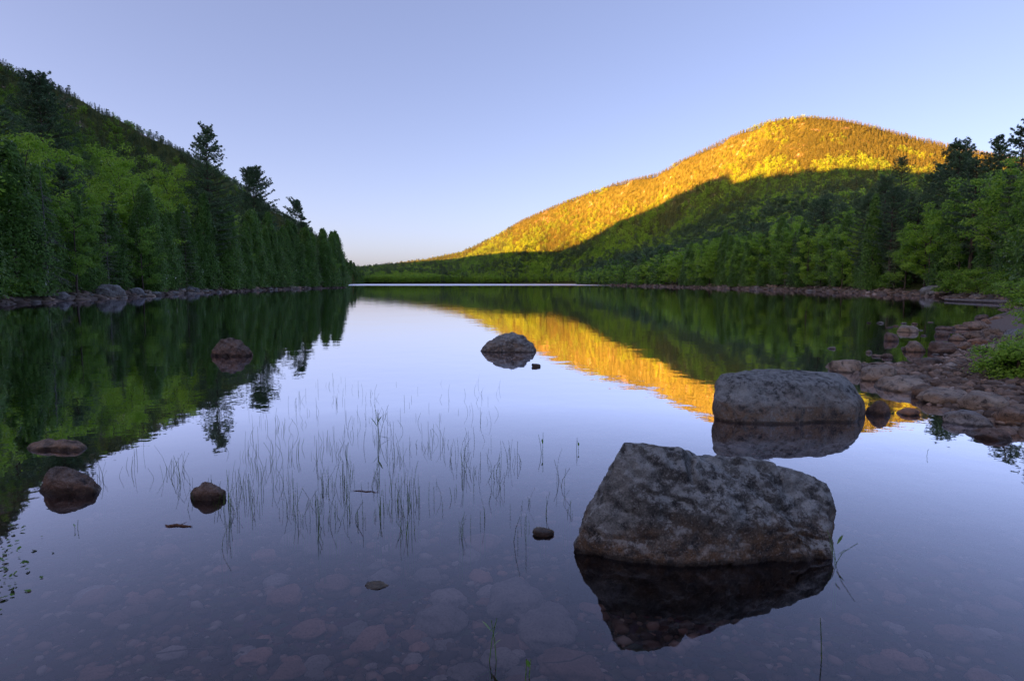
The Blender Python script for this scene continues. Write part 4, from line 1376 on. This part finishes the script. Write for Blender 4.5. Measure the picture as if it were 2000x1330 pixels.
for px, py in sorted(BED):
    w = 18 + 62 * RNG.random() ** 1.8 if px < 1200 else RNG.uniform(30, 80)
    m = M_BED1 if RNG.random() < 0.5 else M_BED2
    col = 'reddish' if m is M_BED1 else 'grey-brown'
    zx = [z for z in ((420, 'at lower left'), (640, 'left of the brown surface stone'), (830, 'below the brown surface stone'), (1000, 'right of the flat grey slab'), (1200, 'beside the boulder reflection'), (1e9, 'right of the boulder reflection')) if px < z[0]][0][1]
    zy = 'nearest the frame bottom' if py > 1250 else 'in the middle row' if py > 1150 else 'in the far row'
    size = 'large' if w > 48 else 'small'
    k = seen[(col, size, zx, zy)] = seen.get((col, size, zx, zy), 0) + 1
    lab = '%s %s sunken stone%s %s, %s' % (size, col, '' if k == 1 else ' (%s)' % WORDS[min(k, 20) - 1], zx, zy)
    sunken(px, py, w, w * 0.45, m, lab, 'stones on the lake bed')

# ---------------------------------------------------------------- reeds, grass and small things on the water
M_REED = foliage_mat('reed_green', (0.06, 0.09, 0.02), (0.10, 0.22, 0.03), (0.20, 0.36, 0.05), 0.3)
M_GRASS = foliage_mat('grass_green', (0.07, 0.16, 0.02), (0.12, 0.25, 0.03), (0.21, 0.34, 0.05), 0.45)

def stem(G, x, y, h, rng, lean=None, r=0.0022, bent=0.0, z0=None):
    z0 = -0.28 if z0 is None else z0
    a = rng.random() * 6.28
    l = (rng.random() ** 1.6 * 0.55 if lean is None else lean)
    n = 6
    u = np.linspace(0, 1, n)
    z = z0 + (h - z0) * u
    off = l * h * np.clip((z / max(h, 0.01)), 0, 1) ** 1.6
    P = np.column_stack([x + np.cos(a) * off, y + np.sin(a) * off, z])
    if bent:
        k = 3
        for i in range(k + 1, n):
            P[i] = P[k] + (i - k) / (n - 1 - k) * bent * h * np.array([np.cos(a), np.sin(a), -0.35])
    G.tube(P, np.linspace(r, r * 0.45, n), 3)
    G.A[-1] = np.full(len(G.Q[-1]), rng.random())

def reeds():
    rng = np.random.default_rng(77)
    G = Geo()
    cl = [(330, 930, 60, 25), (440, 930, 60, 40), (500, 985, 60, 35), (600, 1000, 60, 25), (640, 1005, 45, 20), (700, 960, 80, 40), (780, 985, 50, 30), (830, 950, 80, 40),
          (900, 930, 60, 35), (950, 930, 60, 30), (250, 950, 35, 30), (640, 850, 110, 40), (760, 880, 110, 40), (660, 780, 60, 25), (560, 900, 80, 40), (1090, 980, 30, 30), (980, 1000, 60, 40),
          (420, 1000, 50, 25), (900, 1010, 60, 20)]
    wts = np.array([26, 38, 42, 30, 34, 44, 34, 48, 34, 24, 14, 36, 46, 30, 36, 14, 20, 22, 10])
    for (cx, cy, sx, sy), n in zip(cl, wts):
        left_ = int(n * 1.1)
        while left_ > 0:
            bx, by = rng.normal(cx, sx), rng.normal(cy, sy)
            k = min(left_, int(rng.integers(1, 8)))
            left_ -= k
            big = 0.7 + 0.6 * rng.random()
            for i in range(k):
                px, py = rng.normal(bx, 7), min(max(rng.normal(by, 5), 742), 1085)
                if px > 1120:
                    continue
                p = on_water(px, py)
                h = (0.045 + 0.13 * rng.random() ** 1.4) * big
                stem(G, p[0], p[1], h, rng, r=0.0018 + 0.0014 * rng.random() ** 2, bent=0.5 * rng.random() + 0.2 if rng.random() < 0.16 else 0)
    for i in range(150):
        px, py = rng.uniform(480, 980), rng.uniform(750, 900)
        p = on_water(px, py)
        stem(G, p[0], p[1], 0.04 + 0.12 * rng.random(), rng, r=0.0018 + 0.001 * rng.random())
    o = link('reeds', G.mesh('reeds', M_REED, leaf=True))
    tag(o, 'sparse thin green reeds standing in the shallow water left of the boulders', 'reeds', kind='stuff')
reeds()

def reed_plant(px, py, stems, h, label, leaves=0, lean=0.15, r=0.003, seed=1):
    rng = np.random.default_rng(seed)
    p = on_water(px, py)
    e = bpy.data.objects.new('water_plant', None)
    COL.objects.link(e)
    e.location = (p[0], p[1], 0)
    e.empty_display_size = 0.1
    tag(e, label, 'plant')
    for s in range(stems):
        G = Geo()
        dx, dy = rng.normal(0, 0.012 * (stems > 1), 2)
        stem(G, dx, dy, h * (0.6 + 0.4 * rng.random()) if s else h, rng, lean=lean * (0.3 + rng.random()), r=r, bent=0.5 if (stems > 2 and s == 1) else 0, z0=-0.25)
        link('stem', G.mesh('water_plant_stem', M_REED, leaf=True), e)
    for s in range(leaves):
        G = Geo()
        a = rng.random() * 6.28
        u = np.linspace(0, 1, 5)
        l = h * (0.3 + 0.3 * rng.random())
        z = h * (0.25 + 0.5 * rng.random())
        pts = np.column_stack([np.cos(a) * l * u * 0.5, np.sin(a) * l * u * 0.5, z + l * (0.75 * u - 0.2 * u * u)])
        wd = 0.008 * np.sin(np.pi * np.clip(u * 0.9 + 0.1, 0, 1))
        side = np.array([-np.sin(a), np.cos(a), 0])
        V = np.concatenate([pts + side * wd[:, None], pts - side * wd[:, None]])
        G.add(V, [[i, i + 1, i + 6, i + 5] for i in range(4)], np.full(4, 0.6 + 0.4 * rng.random()))
        link('leaf', G.mesh('water_plant_leaf', M_REED, leaf=True), e)
reed_plant(1604, 1292, 1, 0.19, 'single dark bent stem in the water right of the boulder reflection', 0, 0.1, 0.0035, 3)
reed_plant(960, 1290, 3, 0.17, 'small green leafy plant in the foreground water at the bottom edge', 3, 0.15, 0.003, 4)
reed_plant(1634, 1100, 4, 0.16, 'tangle of broken stems at the right foot of the largest boulder', 2, 0.6, 0.003, 5)
reed_plant(738, 862, 5, 0.34, 'tall tuft of bent reeds standing out above the other reeds', 2, 0.35, 0.0035, 6)
reed_plant(1060, 885, 2, 0.18, 'pair of dark reed stems alone right of the reed bed', 1, 0.15, 0.0035, 7)
reed_plant(1130, 880, 2, 0.13, 'short reed stems left above the largest boulder', 1, 0.2, 0.003, 8)
reed_plant(1810, 890, 1, 0.06, 'tiny dark stem in the bright water below the spit', 1, 0.2, 0.003, 9)
reed_plant(1033, 1326, 2, 0.08, 'short green sprout at the bottom frame edge', 1, 0.1, 0.003, 10)
reed_plant(148, 1035, 2, 0.06, 'two small upright stems in front of the rounded dark rock', 1, 0.1, 0.003, 11)

def floating_leaf_mesh():
    V, Q = [], []
    n = 9
    a = np.linspace(0.25, 6.03, n)
    P = np.column_stack([np.cos(a), 0.62 * np.sin(a), 0.06 * np.sin(2 * a)])
    V = np.vstack([[0, 0, 0.02], P])
    F = [[0, i, i + 1] for i in range(1, n)]
    return mesh_quads('floating_leaf', V, np.array(F), [M_REED], np.full(len(F), 0.3))
FLEAF = floating_leaf_mesh()
def pondweed():
    rng = np.random.default_rng(12)
    c = on_water(20, 1110)
    e = bpy.data.objects.new('pondweed', None)
    COL.objects.link(e)
    e.location = (c[0], c[1], 0)
    tag(e, 'patch of small dark floating leaves at the left frame edge', 'pondweed')
    for i in range(70):
        px, py = rng.normal(20, 32), rng.normal(1105, 42)
        p = on_water(px, py) - c
        s = 0.006 + 0.014 * rng.random() ** 1.5
        link('leaf', FLEAF, e, (p[0], p[1], 0.004 + 0.008 * rng.random()), (rng.normal(0, 0.25), rng.normal(0, 0.25), rng.random() * 6.28), (s, s, s))
pondweed()

def twig(px0, py0, px1, py1, r, label, name='floating_twig', seed=2, z=0.004):
    a, b = on_water(px0, py0), on_water(px1, py1)
    rng = np.random.default_rng(seed)
    u = np.linspace(0, 1, 7)[:, None]
    P = a + (b - a) * u
    P[:, :2] += rng.normal(0, 0.03, (7, 2)) * np.hypot(*(b - a)[:2])
    P[:, 2] = z + rng.normal(0, r * 0.3, 7)
    G = Geo()
    G.tube(P, r * np.array([0.4, 0.9, 1.0, 1.0, 0.85, 0.6, 0.2]), 6)
    q = P[3]
    G.tube([q, q + np.array([0.03, 0.02, 0.01]) * r / 0.006], [r * 0.5, r * 0.2], 4)
    return tag(link(name, G.mesh(name, M_TWIG, smooth=True)), label, 'twig')
twig(323, 1026, 377, 1028, 0.007, 'short brown twig floating below the pointed rock')
twig(690, 358 + 600, 742, 962, 0.003, 'thin reed stalk floating flat among the middle reeds', 'floating_stalk', 5)
twig(285, 1275, 440, 1258, 0.003, 'long pale stalk lying just under the surface at lower left', 'floating_stalk', 6, -0.01)
twig(1060, 1290, 1230, 1262, 0.003, 'pale stalk under the surface at the bottom frame edge', 'floating_stalk', 7, -0.01)

def bank_grass():
    rng = np.random.default_rng(15)
    G = Geo()
    n = 90000
    r_ = np.where(rng.random(n) < 0.55, np.exp(rng.uniform(math.log(7.0), math.log(48), n)), rng.uniform(18, 48, n)); a_ = np.radians(rng.uniform(33, 47, n))
    X, Y = r_ * np.sin(a_), r_ * np.cos(a_)
    D = shore_dist(X, Y)
    edge = 1.75 + 0.012 * Y + 0.4 * vnoise(np.column_stack([X * 0.6, Y * 0.6, X * 0]), 3)
    k = (D > edge) & (D < 14)
    X, Y = X[k], Y[k]
    Z = terrain(X, Y)
    m = len(X)
    nz = vnoise(np.column_stack([X * 0.8, Y * 0.8, X * 0 + 4]), 6)
    h = (0.22 + 0.33 * rng.random(m)) * (1 + 0.45 * nz)
    a = rng.random(m) * 6.28
    ln = 0.15 + 0.5 * rng.random(m)
    w = 0.003 + 0.004 * rng.random(m) + 0.00035 * Y
    dirv = np.column_stack([np.cos(a), np.sin(a), np.zeros(m)]); sd = np.column_stack([-np.sin(a), np.cos(a), np.zeros(m)])
    B = np.column_stack([X, Y, Z - 0.02])
    up = np.array([0, 0, 1.0])
    M1 = B + dirv * (ln * h * 0.3)[:, None] + up * (h * 0.6)[:, None]
    T = B + dirv * (ln * h)[:, None] + up * (h * (1 - 0.25 * ln))[:, None]
    V = np.stack([B - sd * w[:, None], B + sd * w[:, None], M1 + sd * w[:, None] * 0.8, M1 - sd * w[:, None] * 0.8, T + sd * w[:, None] * 0.12, T - sd * w[:, None] * 0.12], 1).reshape(-1, 3)
    i0 = np.arange(m)[:, None] * 6
    Q = np.concatenate([i0 + np.array([[0, 1, 2, 3]]), i0 + np.array([[3, 2, 4, 5]])])
    c = np.clip(rng.random(m) * 0.6 + 0.2 + 0.3 * nz, 0, 1)
    G.add(V, Q, np.concatenate([c, c]))
    tag(link('bank_grass', G.mesh('bank_grass', M_GRASS, leaf=True)), 'lush green grass on the bank at the right frame edge', 'grass', kind='stuff')
bank_grass()

# low bushes
SHRUBS = []
for s in (71, 72, 73):
    tr, cr = tree_broad(s, h=1.6, R=1.1, limbs=8, subs=5, per=50, leaf=0.11, low=0.08, stems=3, clump=1.1)
    SHRUBS.append((tr.mesh('shrub_stem', M_BARK), cr.mesh('shrub_crown', M_SHRUB, leaf=True), 1.6))
def shrub(px, Y, h, label, group=None, dmin=1.6):
    x = at(px, 553, Y)[0]
    side = -1 if px < 1000 else 1
    while shore_dist(np.array([x]), np.array([Y]))[0] < dmin:
        x += 0.15 * side
    tm, cm, h0 = SHRUBS[int(RNG.integers(3))]
    place_tree('shrub', tm, cm, h0, x, Y, h, RNG.random() * 6, label, group, cat='shrub', wide=1.25)
for i, (px, Y, h, lab) in enumerate([(1842, 66, 2.6, 'bright green bush overhanging the right shore boulder'), (1880, 60, 2.4, 'bright green bush right of the one over the boulder'), (1920, 54, 2.2, 'low bush on the right shore above the driftwood log'),
                                     (1965, 50, 2.0, 'low bush at the right frame edge above the driftwood'), (1600, 116, 2.6, 'low bush on the right shore left of the pale-stemmed tree'), (1690, 98, 2.4, 'low bush under the dark layered pine'),
                                     (1745, 86, 2.2, 'low bush between the layered pines at the water'), (1480, 150, 2.8, 'low bush far down the right shore'), (10, 42, 1.4, 'low bush at the left frame edge on the shore'),
                                     (110, 48, 1.5, 'low bush right of the dead conifer'), (130, 50, 1.3, 'second low bush right of the dead conifer'), (1985, 17, 0.9, 'small leafy bush in the grass at the right frame edge'),
                                     (1988, 10.6, 0.62, 'leafy bush in the grass above the large rounded tan stone'), (1968, 11.8, 0.55, 'low leafy bush at the inner edge of the grass behind the gravel'), (1996, 9.2, 0.6, 'leafy bush nearest the viewer at the right frame edge'), (1992, 13.2, 0.75, 'leafy bush beside the grey boulder in the grass'), (1975, 26, 1.4, 'leafy bush in the grass behind the shore rocks')]):
    shrub(px, Y, h, lab)

def driftwood():
    x0, y0 = 34.5, 43.0
    G = Geo()
    a = on_water(1846, 588); b = on_water(1985, 594)
    u = np.linspace(0, 1, 8)[:, None]
    P = a + (b - a) * u
    P[:, 2] = np.maximum(terrain(P[:, 0], P[:, 1]), 0) + 0.12
    G.tube(P, np.linspace(0.09, 0.16, 8), 7)
    tag(link('driftwood_log', G.mesh('driftwood_log', M_SNAG, smooth=True)), 'pale driftwood log lying along the right shore', 'log')
driftwood()
